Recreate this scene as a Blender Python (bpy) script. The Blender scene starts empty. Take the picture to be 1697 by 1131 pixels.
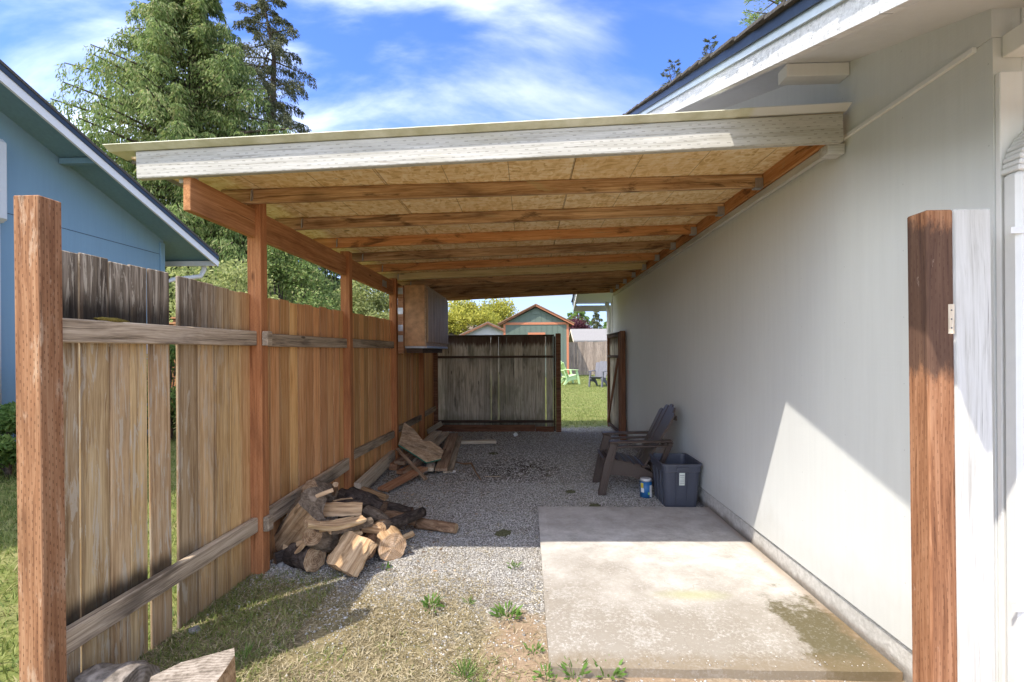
import bpy, bmesh, math, random
import numpy as np
from mathutils import Vector, Matrix, noise as mnoise
random.seed(7)
rng = np.random.default_rng(7)
R = math.radians
SC = bpy.context.scene
COL = SC.collection

# ------------------------------------------------------------------ camera
CAM_H, FPX, HX, HY = 1.5, 800.0, 848.5, 585.0      # photo pixels (1697 x 1131)
YAW, ROLL = 0.0312, 0.006
cam_d = bpy.data.cameras.new('camera')
cam = bpy.data.objects.new('camera', cam_d); COL.objects.link(cam)
cam_d.sensor_width = 36.0
cam_d.lens = FPX / 1697 * 36
cam_d.shift_y = 19.5 / 1697
cam_d.clip_start = 0.05; cam_d.clip_end = 3000
cam.matrix_world = Matrix.Translation((0, 0, CAM_H)) @ Matrix.Rotation(YAW, 4, 'Z') @ Matrix.Rotation(R(90), 4, 'X') @ Matrix.Rotation(-ROLL, 4, 'Z')
SC.camera = cam

# ------------------------------------------------------------------ sun, sky, exposure
SUN_L = Vector((0.90, 0.99, -2.10)).normalized()       # travel direction of the light
SUN_EL = math.asin(-SUN_L.z)
SUN_AZ = math.atan2(-SUN_L.x, -SUN_L.y)                # azimuth of the sun, from +Y towards +X
sd = bpy.data.lights.new('sun', 'SUN'); sd.energy = 2.0; sd.angle = R(0.5); sd.color = (1.0, 0.93, 0.83)
so = bpy.data.objects.new('sun', sd); COL.objects.link(so)
so.rotation_euler = SUN_L.to_track_quat('-Z', 'Y').to_euler(); so.location = (-6, -6, 14)
SKY_STRENGTH = 0.15
EXPOSURE = 1.75

world = bpy.data.worlds.new('World'); SC.world = world; world.use_nodes = True
wt = world.node_tree; wt.nodes.clear()
def wn(t, **k):
    n = wt.nodes.new(t)
    for a, b in k.items(): setattr(n, a, b)
    return n
def wm(op, a, b=None, c=None):
    n = wn('ShaderNodeMath', operation=op)
    for i, v in enumerate((a, b, c)):
        if v is None: continue
        if isinstance(v, (int, float)): n.inputs[i].default_value = v
        else: wt.links.new(v, n.inputs[i])
    return n.outputs[0]
w_out = wn('ShaderNodeOutputWorld'); w_bg = wn('ShaderNodeBackground'); w_bg.inputs[1].default_value = SKY_STRENGTH
sky = wn('ShaderNodeTexSky', sky_type='NISHITA'); sky.sun_disc = False
sky.sun_elevation = SUN_EL; sky.sun_rotation = SUN_AZ; sky.air_density = 1.0; sky.dust_density = 0.3; sky.ozone_density = 2.5
tc = wn('ShaderNodeTexCoord'); sep = wn('ShaderNodeSeparateXYZ'); wt.links.new(tc.outputs['Generated'], sep.inputs[0])
zz = wm('MAXIMUM', sep.outputs[2], 0.02)
den = wm('ADD', zz, 0.22)
cx = wm('DIVIDE', sep.outputs[0], den); cy = wm('DIVIDE', sep.outputs[1], den)
comb = wn('ShaderNodeCombineXYZ'); wt.links.new(cx, comb.inputs[0]); wt.links.new(cy, comb.inputs[1])
mp = wn('ShaderNodeMapping'); mp.inputs['Rotation'].default_value = (0, 0, R(35)); mp.inputs['Scale'].default_value = (0.9, 2.1, 1); mp.inputs['Location'].default_value = (-5.8018, 1.0673, 2.2371)
wt.links.new(comb.outputs[0], mp.inputs[0])
n1 = wn('ShaderNodeTexNoise'); n1.inputs['Scale'].default_value = 1.1; n1.inputs['Detail'].default_value = 9; n1.inputs['Roughness'].default_value = 0.55; n1.inputs['Distortion'].default_value = 0.5
wt.links.new(mp.outputs[0], n1.inputs['Vector'])
n2 = wn('ShaderNodeTexNoise'); n2.inputs['Scale'].default_value = 0.7; n2.inputs['Detail'].default_value = 3
mp2 = wn('ShaderNodeMapping'); mp2.inputs['Location'].default_value = (-5.8018, 1.0673, 2.2371); wt.links.new(comb.outputs[0], mp2.inputs[0]); wt.links.new(mp2.outputs[0], n2.inputs['Vector'])
hz = wm('MULTIPLY', wm('MAXIMUM', wm('SUBTRACT', 0.22, wm('ABSOLUTE', sep.outputs[2])), 0.0), 0.5)
cl = wm('ADD', wm('ADD', wm('MULTIPLY', n1.outputs[0], 0.55), wm('MULTIPLY', n2.outputs[0], 0.45)), hz)
cr = wn('ShaderNodeMapRange'); cr.interpolation_type = 'SMOOTHSTEP'
cr.inputs['From Min'].default_value = 0.40; cr.inputs['From Max'].default_value = 0.68; cr.inputs['To Max'].default_value = 0.80
wt.links.new(cl, cr.inputs['Value'])
skc = wn('ShaderNodeMix', data_type='RGBA', blend_type='MULTIPLY'); skc.inputs[0].default_value = 1.0
skc.inputs[7].default_value = (0.36, 0.465, 0.74, 1)
wt.links.new(sky.outputs[0], skc.inputs[6])
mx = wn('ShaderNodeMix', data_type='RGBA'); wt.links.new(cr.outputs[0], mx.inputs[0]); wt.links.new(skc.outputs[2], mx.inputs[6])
# out-of-view cloud near the sun is boosted past forward scattering to lift the shade
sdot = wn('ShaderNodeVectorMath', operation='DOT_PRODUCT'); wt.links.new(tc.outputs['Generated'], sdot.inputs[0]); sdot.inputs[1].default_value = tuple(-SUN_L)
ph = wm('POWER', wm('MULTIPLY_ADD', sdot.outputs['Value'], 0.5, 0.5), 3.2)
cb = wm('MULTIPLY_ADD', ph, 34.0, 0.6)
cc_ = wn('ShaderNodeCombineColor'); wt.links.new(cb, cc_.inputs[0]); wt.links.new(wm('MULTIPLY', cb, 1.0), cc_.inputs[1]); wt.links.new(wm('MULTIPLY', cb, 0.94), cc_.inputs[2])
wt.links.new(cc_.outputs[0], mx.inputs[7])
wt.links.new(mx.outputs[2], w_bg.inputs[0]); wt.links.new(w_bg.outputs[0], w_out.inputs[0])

SC.view_settings.view_transform = 'Standard'; SC.view_settings.look = 'None'
SC.view_settings.exposure = EXPOSURE; SC.view_settings.gamma = 1.0; SC.view_settings.use_curve_mapping = False
SC.render.engine = 'CYCLES'
SC.cycles.max_bounces = 10; SC.cycles.diffuse_bounces = 8; SC.cycles.transparent_max_bounces = 6
SC.cycles.use_denoising = True

# ------------------------------------------------------------------ placing helpers (photo pixel + real depth -> world)
_c, _s = math.cos(YAW), math.sin(YAW)
_r0, _f0 = Vector((_c, _s, 0)), Vector((-_s, _c, 0))
_rt = _r0 * math.cos(ROLL) - Vector((0, 0, 1)) * math.sin(ROLL)
_up = Vector((0, 0, 1)) * math.cos(ROLL) + _r0 * math.sin(ROLL)
def at(px, py, d):
    return Vector((0, 0, CAM_H)) + d * (_f0 + (px - HX) / FPX * _rt + (HY - py) / FPX * _up)
def gp(px, py, z=0.0):
    d = _f0 + (px - HX) / FPX * _rt + (HY - py) / FPX * _up
    return Vector((0, 0, CAM_H)) + d * ((z - CAM_H) / d.z)

# ------------------------------------------------------------------ materials
class NT:
    def __init__(s, name, rough=0.8, spec=0.3):
        s.m = bpy.data.materials.new(name); s.m.use_nodes = True
        s.t = s.m.node_tree; s.b = s.t.nodes['Principled BSDF']
        s.b.inputs['Roughness'].default_value = rough
        s.b.inputs['Specular IOR Level'].default_value = spec
    def n(s, t, ins=None, **k):
        nd = s.t.nodes.new(t)
        for a, b in k.items(): setattr(nd, a, b)
        for a, b in (ins or {}).items(): s.set(nd, a, b)
        return nd
    def set(s, nd, key, v):
        i = nd.inputs[key]
        if hasattr(v, 'links') and hasattr(v, 'node'): s.t.links.new(v, i)
        elif isinstance(v, bpy.types.Node): s.t.links.new(v.outputs[0], i)
        else:
            if isinstance(v, (tuple, list)) and len(v) == 3 and i.type == 'RGBA': v = (*v, 1)
            i.default_value = v
    def math(s, op, a, b=0.0, c=0.0, clamp=False):
        return s.n('ShaderNodeMath', {0: a, 1: b, 2: c}, operation=op, use_clamp=clamp).outputs[0]
    def vmath(s, op, a, b=(0, 0, 0)):
        return s.n('ShaderNodeVectorMath', {0: a, 1: b}, operation=op).outputs[0]
    def noise(s, vec, scale=5, detail=4, rough=0.55, dist=0.0):
        return s.n('ShaderNodeTexNoise', {'Vector': vec, 'Scale': scale, 'Detail': detail, 'Roughness': rough, 'Distortion': dist}).outputs[0]
    def vor(s, vec, scale=5, feature='F1', rand=1.0):
        return s.n('ShaderNodeTexVoronoi', {'Vector': vec, 'Scale': scale, 'Randomness': rand}, feature=feature)
    def mapp(s, vec, scale=(1, 1, 1), loc=(0, 0, 0), rot=(0, 0, 0)):
        return s.n('ShaderNodeMapping', {'Vector': vec, 'Scale': scale, 'Location': loc, 'Rotation': rot}).outputs[0]
    def ramp(s, v, stops, interp='LINEAR'):
        nd = s.n('ShaderNodeValToRGB', {0: v}); r = nd.color_ramp; r.interpolation = interp
        while len(r.elements) < len(stops): r.elements.new(0.5)
        for e, (p, c) in zip(r.elements, stops):
            e.position = p
            e.color = (c, c, c, 1) if isinstance(c, (int, float)) else (*c, 1)
        return nd.outputs[0]
    def sm(s, v, a, b, lo=0.0, hi=1.0):
        return s.n('ShaderNodeMapRange', {'Value': v, 'From Min': a, 'From Max': b, 'To Min': lo, 'To Max': hi}, interpolation_type='SMOOTHSTEP').outputs[0]
    def mix(s, f, a, b, blend='MIX'):
        return s.n('ShaderNodeMix', {0: f, 6: a, 7: b}, data_type='RGBA', blend_type=blend).outputs[2]
    def bump(s, h, strength=0.3, dist=0.01, prev=None):
        ins = {'Height': h, 'Strength': strength, 'Distance': dist}
        nd = s.n('ShaderNodeBump', ins)
        if prev is not None: s.t.links.new(prev, nd.inputs['Normal'])
        return nd.outputs[0]
    def obj(s): return s.n('ShaderNodeTexCoord').outputs['Object']
    def pos(s): return s.n('ShaderNodeNewGeometry').outputs['Position']
    def island(s): return s.n('ShaderNodeNewGeometry').outputs['Random Per Island']
    def rnd(s): return s.n('ShaderNodeObjectInfo').outputs['Random']
    def xyz(s, v):
        return s.n('ShaderNodeSeparateXYZ', {0: v}).outputs
    def out(s, color, normal=None):
        s.set(s.b, 'Base Color', color)
        if normal is not None: s.t.links.new(normal, s.b.inputs['Normal'])
        return s.m

def plain(name, col, rough=0.6, metal=0.0, spec=0.4, var=0.08, bump=0.0, scale=20):
    k = NT(name, rough, spec); k.b.inputs['Metallic'].default_value = metal
    o = k.obj(); n = k.noise(o, scale, 5, 0.6)
    lo = tuple(c * (1 - var) for c in col); hi = tuple(min(1, c * (1 + var)) for c in col)
    c = k.ramp(n, [(0.3, lo), (0.7, hi)])
    return k.out(c, k.bump(n, bump, 0.004) if bump else None)

def wood(name, dark, mid, light, rough=0.85, tint=0.35, stain=(0.05, 0.045, 0.04), stain_amt=0.5, knots=0.8, incise=0.0,
         bump=0.35, spec=0.15, white=None, hook=None, gscale=1.0, cracks=1.0, slit=(0.034, 0.0135)):
    """grain runs along the local X axis of each piece"""
    k = NT(name, rough, spec)
    rn = k.rnd(); oc = k.obj()
    off = k.n('ShaderNodeCombineXYZ', {0: k.math('MULTIPLY', rn, 91.3), 1: k.math('MULTIPLY', rn, 37.7), 2: k.math('MULTIPLY', rn, 53.1)}).outputs[0]
    v = k.vmath('ADD', oc, off)
    warp = k.noise(k.mapp(v, (1.2, 5, 5)), 1.0, 3, 0.5)
    vv = k.n('ShaderNodeVectorMath', {0: v, 1: k.n('ShaderNodeCombineXYZ', {1: k.math('MULTIPLY', warp, 0.05), 2: k.math('MULTIPLY', warp, 0.05)}).outputs[0]}, operation='ADD').outputs[0]
    g = k.noise(k.mapp(vv, (1.6 * gscale, 38 * gscale, 38 * gscale)), 1.0, 7, 0.68, 0.3)
    g2 = k.noise(k.mapp(vv, (3.5 * gscale, 190 * gscale, 190 * gscale)), 1.0, 4, 0.65)
    gg = k.math('ADD', k.math('MULTIPLY', g, 0.6), k.math('MULTIPLY', g2, 0.4))
    c = k.ramp(gg, [(0.36, dark), (0.49, mid), (0.61, light)])
    crk = k.noise(k.mapp(vv, (1.1 * gscale, 70 * gscale, 70 * gscale), (9, 3, 5)), 1.0, 4, 0.55)
    c = k.mix(k.math('MULTIPLY', k.sm(crk, 0.36, 0.30), 0.55 * cracks), c, tuple(d * 0.3 for d in dark))
    if knots:
        vo = k.vor(k.mapp(v, (2.4, 9, 9)), 1.0)
        kn = k.sm(vo.outputs['Distance'], 0.13, 0.06)
        sel = k.sm(k.xyz(vo.outputs['Color'])[0], 0.35, 0.4)
        kk = k.math('MULTIPLY', k.math('MULTIPLY', kn, sel), knots)
        c = k.mix(kk, c, tuple(d * 0.45 for d in dark))
    st = k.noise(k.mapp(v, (1.1, 4.5, 4.5), (3, 1, 7)), 1.4, 5, 0.6)
    st = k.math('MULTIPLY', k.sm(st, 0.5, 0.72), stain_amt)
    c = k.mix(st, c, stain)
    val = k.math('ADD', k.math('MULTIPLY', k.n('ShaderNodeTexWhiteNoise', {'W': rn}, noise_dimensions='1D').outputs[0], tint), 1 - tint / 2)
    c = k.mix(1.0, c, k.n('ShaderNodeCombineColor', {0: val, 1: val, 2: val}).outputs[0], 'MULTIPLY')
    if hook: c = hook(k, c, v, gg)
    h = gg
    nrm = k.bump(h, bump, 0.006)
    if incise:
        x = k.xyz(oc); vv2 = k.math('DIVIDE', k.math('ADD', x[1], x[2]), slit[1])
        row = k.math('FLOOR', vv2)
        ax = k.math('ADD', k.math('DIVIDE', k.math('ADD', x[0], k.math('MULTIPLY', k.noise(oc, 9, 2), 0.03)), slit[0]), k.math('MULTIPLY', row, 0.37)); a = k.math('FRACT', ax)
        cell = k.n('ShaderNodeTexWhiteNoise', {'Vector': k.n('ShaderNodeCombineXYZ', {0: k.math('FLOOR', ax), 1: row}).outputs[0]}, noise_dimensions='2D').outputs[0]
        s1 = k.math('LESS_THAN', k.math('ABSOLUTE', k.math('SUBTRACT', a, 0.5)), 0.17)
        s2 = k.math('LESS_THAN', k.math('ABSOLUTE', k.math('SUBTRACT', k.math('FRACT', vv2), 0.5)), 0.14)
        sl = k.math('MULTIPLY', k.math('MULTIPLY', s1, s2), k.sm(cell, 0.05, 0.55, 0.15, 1.0))
        c = k.mix(k.math('MULTIPLY', sl, incise), c, tuple(d * 0.45 for d in dark))
        nrm = k.bump(k.math('SUBTRACT', 1.0, sl), 0.35, 0.002, nrm)
    return k.out(c, nrm)

def fence_weather(k, c, v, gg):
    p = k.xyz(k.pos())
    near = k.sm(p[1], 3.3, 2.35)
    c = k.mix(k.sm(p[1], 2.9, 3.5, 0.0, 0.95), c, k.ramp(gg, [(0.36, (0.44, 0.19, 0.065)), (0.49, (0.72, 0.37, 0.145)), (0.61, (0.82, 0.51, 0.25))]))
    tv = k.n('ShaderNodeTexWhiteNoise', {'W': k.math('ADD', k.rnd(), 3.7)}, noise_dimensions='1D')
    vv_ = k.math('MULTIPLY_ADD', tv.outputs[0], 0.42, 0.70)
    c = k.mix(1.0, c, k.n('ShaderNodeCombineColor', {0: vv_, 1: k.math('MULTIPLY', vv_, k.math('MULTIPLY_ADD', k.xyz(tv.outputs['Color'])[1], 0.14, 0.93)), 2: vv_}).outputs[0], 'MULTIPLY')
    n = k.noise(k.mapp(v, (1.5, 22, 22)), 1.0, 5, 0.6)
    top = k.sm(k.math('ADD', p[2], k.math('MULTIPLY', k.math('SUBTRACT', n, 0.5), 0.45)), 1.5, 1.72)
    grey = k.ramp(gg, [(0.38, (0.045, 0.036, 0.028)), (0.5, (0.19, 0.155, 0.115)), (0.62, (0.42, 0.36, 0.28))])
    c = k.mix(k.math('MULTIPLY', k.math('MULTIPLY', top, near), 0.93), c, grey)
    c = k.mix(k.math('MULTIPLY', near, 0.5), c, k.ramp(gg, [(0.36, (0.22, 0.16, 0.095)), (0.5, (0.46, 0.36, 0.225)), (0.62, (0.60, 0.50, 0.35))]))
    c = k.mix(k.math('MULTIPLY', k.math('MULTIPLY', top, near), 0.85), c, grey)
    # whitish peeling and dirt low down on the near boards
    pe = k.sm(k.noise(k.mapp(v, (2.5, 26, 26), (5, 2, 1)), 1.0, 6, 0.72, 1.2), 0.53, 0.58)
    c = k.mix(k.math('MULTIPLY', k.math('MULTIPLY', pe, near), 0.75), c, (0.55, 0.49, 0.38))
    # black mildew lines just above the rails
    for z0, w in ((1.665, 0.11), (0.40, 0.07)):
        d = k.math('SUBTRACT', p[2], z0)
        m = k.math('MULTIPLY', k.sm(k.math('ADD', d, k.math('MULTIPLY', n, -0.08)), w, -0.02), k.math('GREATER_THAN', d, -0.06))
        c = k.mix(k.math('MULTIPLY', k.math('MULTIPLY', m, k.sm(p[1], 3.0, 2.3)), 0.9), c, (0.018, 0.015, 0.012))
    ed = k.sm(k.math('ABSOLUTE', k.xyz(k.obj())[1]), 0.052, 0.066)
    c = k.mix(k.math('MULTIPLY', ed, k.math('MULTIPLY', n, 0.75)), c, (0.13, 0.08, 0.045))
    dirt = k.sm(k.math('ADD', p[2], k.math('MULTIPLY', n, 0.25)), 0.42, 0.12)
    c = k.mix(k.math('MULTIPLY', dirt, 0.45), c, (0.11, 0.08, 0.05))
    return c
def back_weather(k, c, v, gg):
    p = k.xyz(k.pos())
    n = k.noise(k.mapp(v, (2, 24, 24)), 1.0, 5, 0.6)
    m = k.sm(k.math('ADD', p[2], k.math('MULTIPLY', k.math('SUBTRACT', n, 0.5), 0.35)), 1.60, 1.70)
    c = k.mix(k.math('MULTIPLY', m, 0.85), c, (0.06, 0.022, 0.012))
    g = k.sm(k.noise(k.pos(), 2.2, 3), 0.5, 0.66)
    c = k.mix(k.math('MULTIPLY', g, 0.3), c, (0.16, 0.17, 0.09))
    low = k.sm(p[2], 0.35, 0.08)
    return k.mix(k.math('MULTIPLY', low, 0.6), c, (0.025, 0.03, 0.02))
def post_weather(k, c, v, gg):
    n = k.noise(k.mapp(v, (2, 10, 10)), 2.0, 6, 0.7)
    return k.mix(k.math('MULTIPLY', k.sm(n, 0.56, 0.66), 0.55), c, (0.5, 0.36, 0.24))
def brown_post_weather(k, c, v, gg):
    z = k.xyz(k.pos())[2]
    n = k.noise(k.mapp(v, (4, 12, 12)), 2.0, 6, 0.7)
    zz = k.math('ADD', z, k.math('MULTIPLY', n, 0.2))
    m = k.math('MULTIPLY', k.sm(zz, 1.50, 1.56), k.sm(zz, 2.06, 2.01))
    c = k.mix(k.math('MULTIPLY', m, 0.75), c, (0.05, 0.035, 0.03))
    return k.mix(k.math('MULTIPLY', k.sm(n, 0.66, 0.74), 0.5), c, (0.50, 0.38, 0.30))
def raft_weather(k, c, v, gg):
    n = k.noise(k.mapp(v, (2.2, 9, 9), (1, 4, 2)), 1.0, 5, 0.7, 0.8)
    c = k.mix(k.math('MULTIPLY', k.sm(n, 0.62, 0.68), 0.55), c, (0.42, 0.33, 0.17))
    return k.mix(k.math('MULTIPLY', k.sm(n, 0.46, 0.33), 0.75), c, (0.07, 0.036, 0.018))

M = {}
M['fence'] = wood('orange_cedar_fence_boards', (0.33, 0.17, 0.065), (0.56, 0.345, 0.145), (0.70, 0.49, 0.25), hook=fence_weather, stain=(0.24, 0.14, 0.065), stain_amt=0.55, tint=0.4, knots=0.8)
M['rail'] = wood('weathered_grey_rail', (0.12, 0.088, 0.056), (0.37, 0.29, 0.20), (0.55, 0.45, 0.33), stain=(0.06, 0.045, 0.035), stain_amt=0.7, tint=0.3, bump=0.6)
M['post'] = wood('red_brown_treated_post', (0.18, 0.08, 0.04), (0.34, 0.165, 0.08), (0.46, 0.26, 0.14), incise=0.6, hook=post_weather, stain=(0.10, 0.045, 0.02), stain_amt=0.6)
M['carpost'] = wood('red_brown_carport_post', (0.26, 0.10, 0.042), (0.40, 0.165, 0.065), (0.50, 0.23, 0.10), incise=0.25, stain=(0.12, 0.05, 0.025), stain_amt=0.45, tint=0.15)
M['beam'] = wood('red_brown_beam', (0.24, 0.10, 0.04), (0.38, 0.175, 0.07), (0.50, 0.25, 0.11), stain=(0.12, 0.05, 0.02), stain_amt=0.5, tint=0.1)
M['rafter'] = wood('stained_rafter', (0.20, 0.10, 0.045), (0.42, 0.25, 0.125), (0.62, 0.42, 0.24), hook=raft_weather, tint=0.4, stain=(0.10, 0.05, 0.025), stain_amt=0.7)
M['rafter_pale'] = wood('pale_rafter', (0.36, 0.26, 0.12), (0.56, 0.44, 0.22), (0.66, 0.54, 0.30), tint=0.15, stain_amt=0.2)
M['rafter_red'] = wood('red_rafter', (0.32, 0.12, 0.045), (0.50, 0.23, 0.085), (0.60, 0.32, 0.14), hook=raft_weather, tint=0.15, stain=(0.08, 0.03, 0.015), stain_amt=0.5)
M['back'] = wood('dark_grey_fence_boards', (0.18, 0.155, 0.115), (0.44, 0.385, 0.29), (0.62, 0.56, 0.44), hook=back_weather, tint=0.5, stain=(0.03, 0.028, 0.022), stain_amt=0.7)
M['back_trim'] = wood('dark_wet_trim', (0.022, 0.015, 0.012), (0.075, 0.048, 0.034), (0.15, 0.10, 0.07), tint=0.3, stain_amt=0.7)
M['red_trim'] = wood('reddish_trim', (0.08, 0.032, 0.018), (0.19, 0.085, 0.046), (0.28, 0.15, 0.09), tint=0.2)
M['far_fence'] = wood('far_grey_fence', (0.15, 0.115, 0.09), (0.28, 0.22, 0.175), (0.40, 0.33, 0.27), tint=0.3, stain_amt=0.4)
M['brown_post'] = wood('old_brown_gate_post', (0.12, 0.05, 0.025), (0.26, 0.12, 0.06), (0.36, 0.19, 0.105), incise=0.35, hook=brown_post_weather, stain=(0.07, 0.035, 0.025), stain_amt=0.5)
def white_wear(k, c, v, gg):
    n = k.noise(k.mapp(v, (2.5, 30, 30)), 1.0, 6, 0.7, 0.5)
    return k.mix(k.math('MULTIPLY', k.sm(n, 0.62, 0.70), 0.7), c, (0.27, 0.23, 0.18))
M['white_wood'] = wood('white_painted_board', (0.36, 0.345, 0.31), (0.52, 0.51, 0.475), (0.58, 0.57, 0.54), tint=0.04, knots=0.0, stain=(0.42, 0.40, 0.35), stain_amt=0.5, hook=white_wear)
M['white_fascia'] = wood('white_incised_fascia', (0.28, 0.265, 0.215), (0.44, 0.42, 0.365), (0.53, 0.51, 0.455), tint=0.04, knots=0.12, stain=(0.36, 0.33, 0.24), stain_amt=0.5, incise=0.38, hook=white_wear, slit=(0.052, 0.0205), cracks=0.8)
M['rough_white'] = wood('rough_sawn_white_fascia', (0.38, 0.38, 0.37), (0.58, 0.58, 0.57), (0.68, 0.68, 0.67), tint=0.02, knots=0.0, stain_amt=0.0, bump=1.0)
M['ply'] = wood('rough_plywood_face', (0.17, 0.105, 0.06), (0.40, 0.28, 0.175), (0.60, 0.47, 0.33), tint=0.1, knots=0.2, bump=0.8, gscale=0.6)
M['scrap_grey'] = wood('grey_scrap_board', (0.17, 0.135, 0.095), (0.38, 0.31, 0.22), (0.54, 0.46, 0.35), tint=0.3)
M['scrap_brown'] = wood('brown_scrap_board', (0.12, 0.07, 0.042), (0.31, 0.205, 0.13), (0.47, 0.34, 0.23), tint=0.3)
M['scrap_red'] = wood('red_scrap_board', (0.20, 0.09, 0.045), (0.38, 0.19, 0.10), (0.50, 0.30, 0.18), tint=0.15)
M['scrap_pale'] = wood('pale_scrap_board', (0.34, 0.27, 0.19), (0.56, 0.47, 0.35), (0.68, 0.60, 0.48), tint=0.15)
M['split'] = wood('split_firewood_face', (0.16, 0.092, 0.045), (0.42, 0.27, 0.145), (0.60, 0.43, 0.26), tint=0.4, bump=1.0, knots=0.5, gscale=0.55)
M['split_pale'] = wood('pale_split_firewood_face', (0.28, 0.17, 0.085), (0.48, 0.33, 0.18), (0.62, 0.46, 0.29), tint=0.15, bump=0.9, knots=0.2, gscale=0.55)
M['cab_side'] = plain('cabinet_particle_side', (0.46, 0.26, 0.125), 0.7, var=.28, bump=.2, scale=14)
M['cab_door'] = wood('cabinet_door_veneer', (0.18, 0.11, 0.065), (0.34, 0.23, 0.14), (0.45, 0.32, 0.21), knots=0, tint=0.2, rough=0.6, spec=0.15, bump=0.1)

def bark_mat(name, a, b, c3):
    k = NT(name, 0.95, 0.1); v = k.vmath('ADD', k.obj(), k.n('ShaderNodeCombineXYZ', {0: k.math('MULTIPLY', k.rnd(), 40)}).outputs[0])
    n = k.noise(k.mapp(v, (9, 26, 26)), 1.0, 8, 0.75, 1.2); m2 = k.noise(v, 7, 4)
    c = k.ramp(n, [(0.32, a), (0.5, b), (0.68, c3)])
    c = k.mix(k.math('MULTIPLY', k.sm(m2, 0.55, 0.68), 0.5), c, tuple(x * 1.6 for x in c3))
    return k.out(c, k.bump(n, 1.0, 0.02))
M['bark'] = bark_mat('grey_brown_bark', (0.06, 0.044, 0.032), (0.18, 0.135, 0.095), (0.33, 0.26, 0.19))
M['bark_dark'] = bark_mat('charred_dark_bark', (0.014, 0.012, 0.011), (0.06, 0.046, 0.038), (0.14, 0.11, 0.09))
M['bark_red'] = bark_mat('red_brown_bark', (0.08, 0.045, 0.025), (0.24, 0.14, 0.08), (0.40, 0.27, 0.17))
def endgrain(name, a, b, cc):
    k = NT(name, 0.9, 0.1); v = k.obj(); x = k.xyz(v)
    w = k.noise(v, 6, 3)
    r = k.math('SQRT', k.math('ADD', k.math('POWER', x[1], 2), k.math('POWER', x[2], 2)))
    s = k.math('SINE', k.math('ADD', k.math('MULTIPLY', r, 420), k.math('MULTIPLY', w, 30)))
    n = k.noise(v, 18, 6, 0.7)
    t = k.math('ADD', k.math('MULTIPLY', s, 0.06), n)
    c = k.ramp(t, [(0.35, a), (0.5, b), (0.66, cc)])
    return k.out(c, k.bump(t, 0.8, 0.008))
M['end'] = endgrain('cut_log_end', (0.17, 0.10, 0.055), (0.34, 0.22, 0.125), (0.46, 0.33, 0.20))
M['end_pale'] = endgrain('fresh_log_end', (0.36, 0.21, 0.11), (0.58, 0.38, 0.22), (0.70, 0.50, 0.33))
M['end_dark'] = endgrain('old_log_end', (0.07, 0.04, 0.028), (0.16, 0.10, 0.065), (0.26, 0.175, 0.12))
M['end_grey'] = endgrain('weathered_log_end', (0.10, 0.085, 0.07), (0.20, 0.17, 0.14), (0.29, 0.25, 0.21))

def siding_mat(name, col, seam=True, rough=0.6):
    k = NT(name, rough, 0.25); p = k.pos()
    vert = k.noise(k.mapp(p, (14, 14, 0.8)), 1.6, 6, 0.65)
    hor = k.noise(k.mapp(p, (3, 3, 60)), 1.5, 4, 0.6)
    dots = k.noise(p, 160, 3, 0.6)
    big = k.noise(p, 0.9, 4, 0.55)
    c = k.ramp(k.math('ADD', k.math('MULTIPLY', vert, 0.5), k.math('MULTIPLY', big, 0.5)),
               [(0.38, tuple(x * 0.965 for x in col)), (0.62, tuple(min(0.85, x * 1.03) for x in col))])
    sp = k.sm(k.noise(p, 9, 6, 0.8), 0.74, 0.80)
    c = k.mix(k.math('MULTIPLY', sp, 0.35), c, tuple(x * 0.6 for x in col))
    z = k.xyz(p)[2]
    low = k.sm(k.math('ADD', z, k.math('MULTIPLY', k.noise(p, 5, 6, 0.7), -0.5)), 0.22, -0.05)
    c = k.mix(k.math('MULTIPLY', low, 0.18), c, tuple(a * b for a, b in zip(col, (0.62, 0.55, 0.45))))
    scf = k.sm(k.noise(k.mapp(p, (1, 7, 26)), 1.6, 5, 0.8), 0.73, 0.77)
    c = k.mix(k.math('MULTIPLY', scf, 0.35), c, tuple(x * 0.55 for x in col))
    band = k.math('MULTIPLY', k.math('LESS_THAN', k.math('ABSOLUTE', k.math('SUBTRACT', k.math('FRACT', k.math('DIVIDE', k.xyz(p)[1], 0.406)), 0.5)), 0.006), k.math('LESS_THAN', k.math('ABSOLUTE', k.math('SUBTRACT', k.math('FRACT', k.math('DIVIDE', z, 0.30)), 0.5)), 0.009))
    c = k.mix(k.math('MULTIPLY', band, 0.5), c, tuple(x * 0.5 for x in col))
    h = k.math('ADD', k.math('ADD', k.math('MULTIPLY', vert, 1.0), k.math('MULTIPLY', hor, 0.35)), k.math('MULTIPLY', dots, 0.2))
    return k.out(c, k.bump(h, 0.28, 0.006))
M['siding'] = siding_mat('pale_grey_house_siding', (0.645, 0.66, 0.64))
M['white_trim'] = siding_mat('white_house_trim', (0.76, 0.755, 0.73))
M['soffit'] = siding_mat('white_soffit', (0.66, 0.65, 0.63))
def found():
    k = NT('painted_concrete_foundation', 0.9, 0.1); p = k.pos(); z = k.xyz(p)[2]
    n = k.noise(p, 30, 8, 0.75); b = k.noise(p, 3.5, 5, 0.6)
    c = k.ramp(n, [(0.3, (0.40, 0.385, 0.35)), (0.6, (0.60, 0.585, 0.55))])
    low = k.sm(k.math('ADD', z, k.math('MULTIPLY', b, -0.12)), 0.03, -0.03)
    c = k.mix(k.math('MULTIPLY', low, 0.7), c, (0.16, 0.12, 0.08))
    return k.out(c, k.bump(n, 0.7, 0.01))
M['foundation'] = found()
M['blue'] = siding_mat('blue_house_siding', (0.20, 0.325, 0.41))
M['blue_soffit'] = plain('blue_soffit', (0.17, 0.28, 0.33), 0.7)
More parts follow.
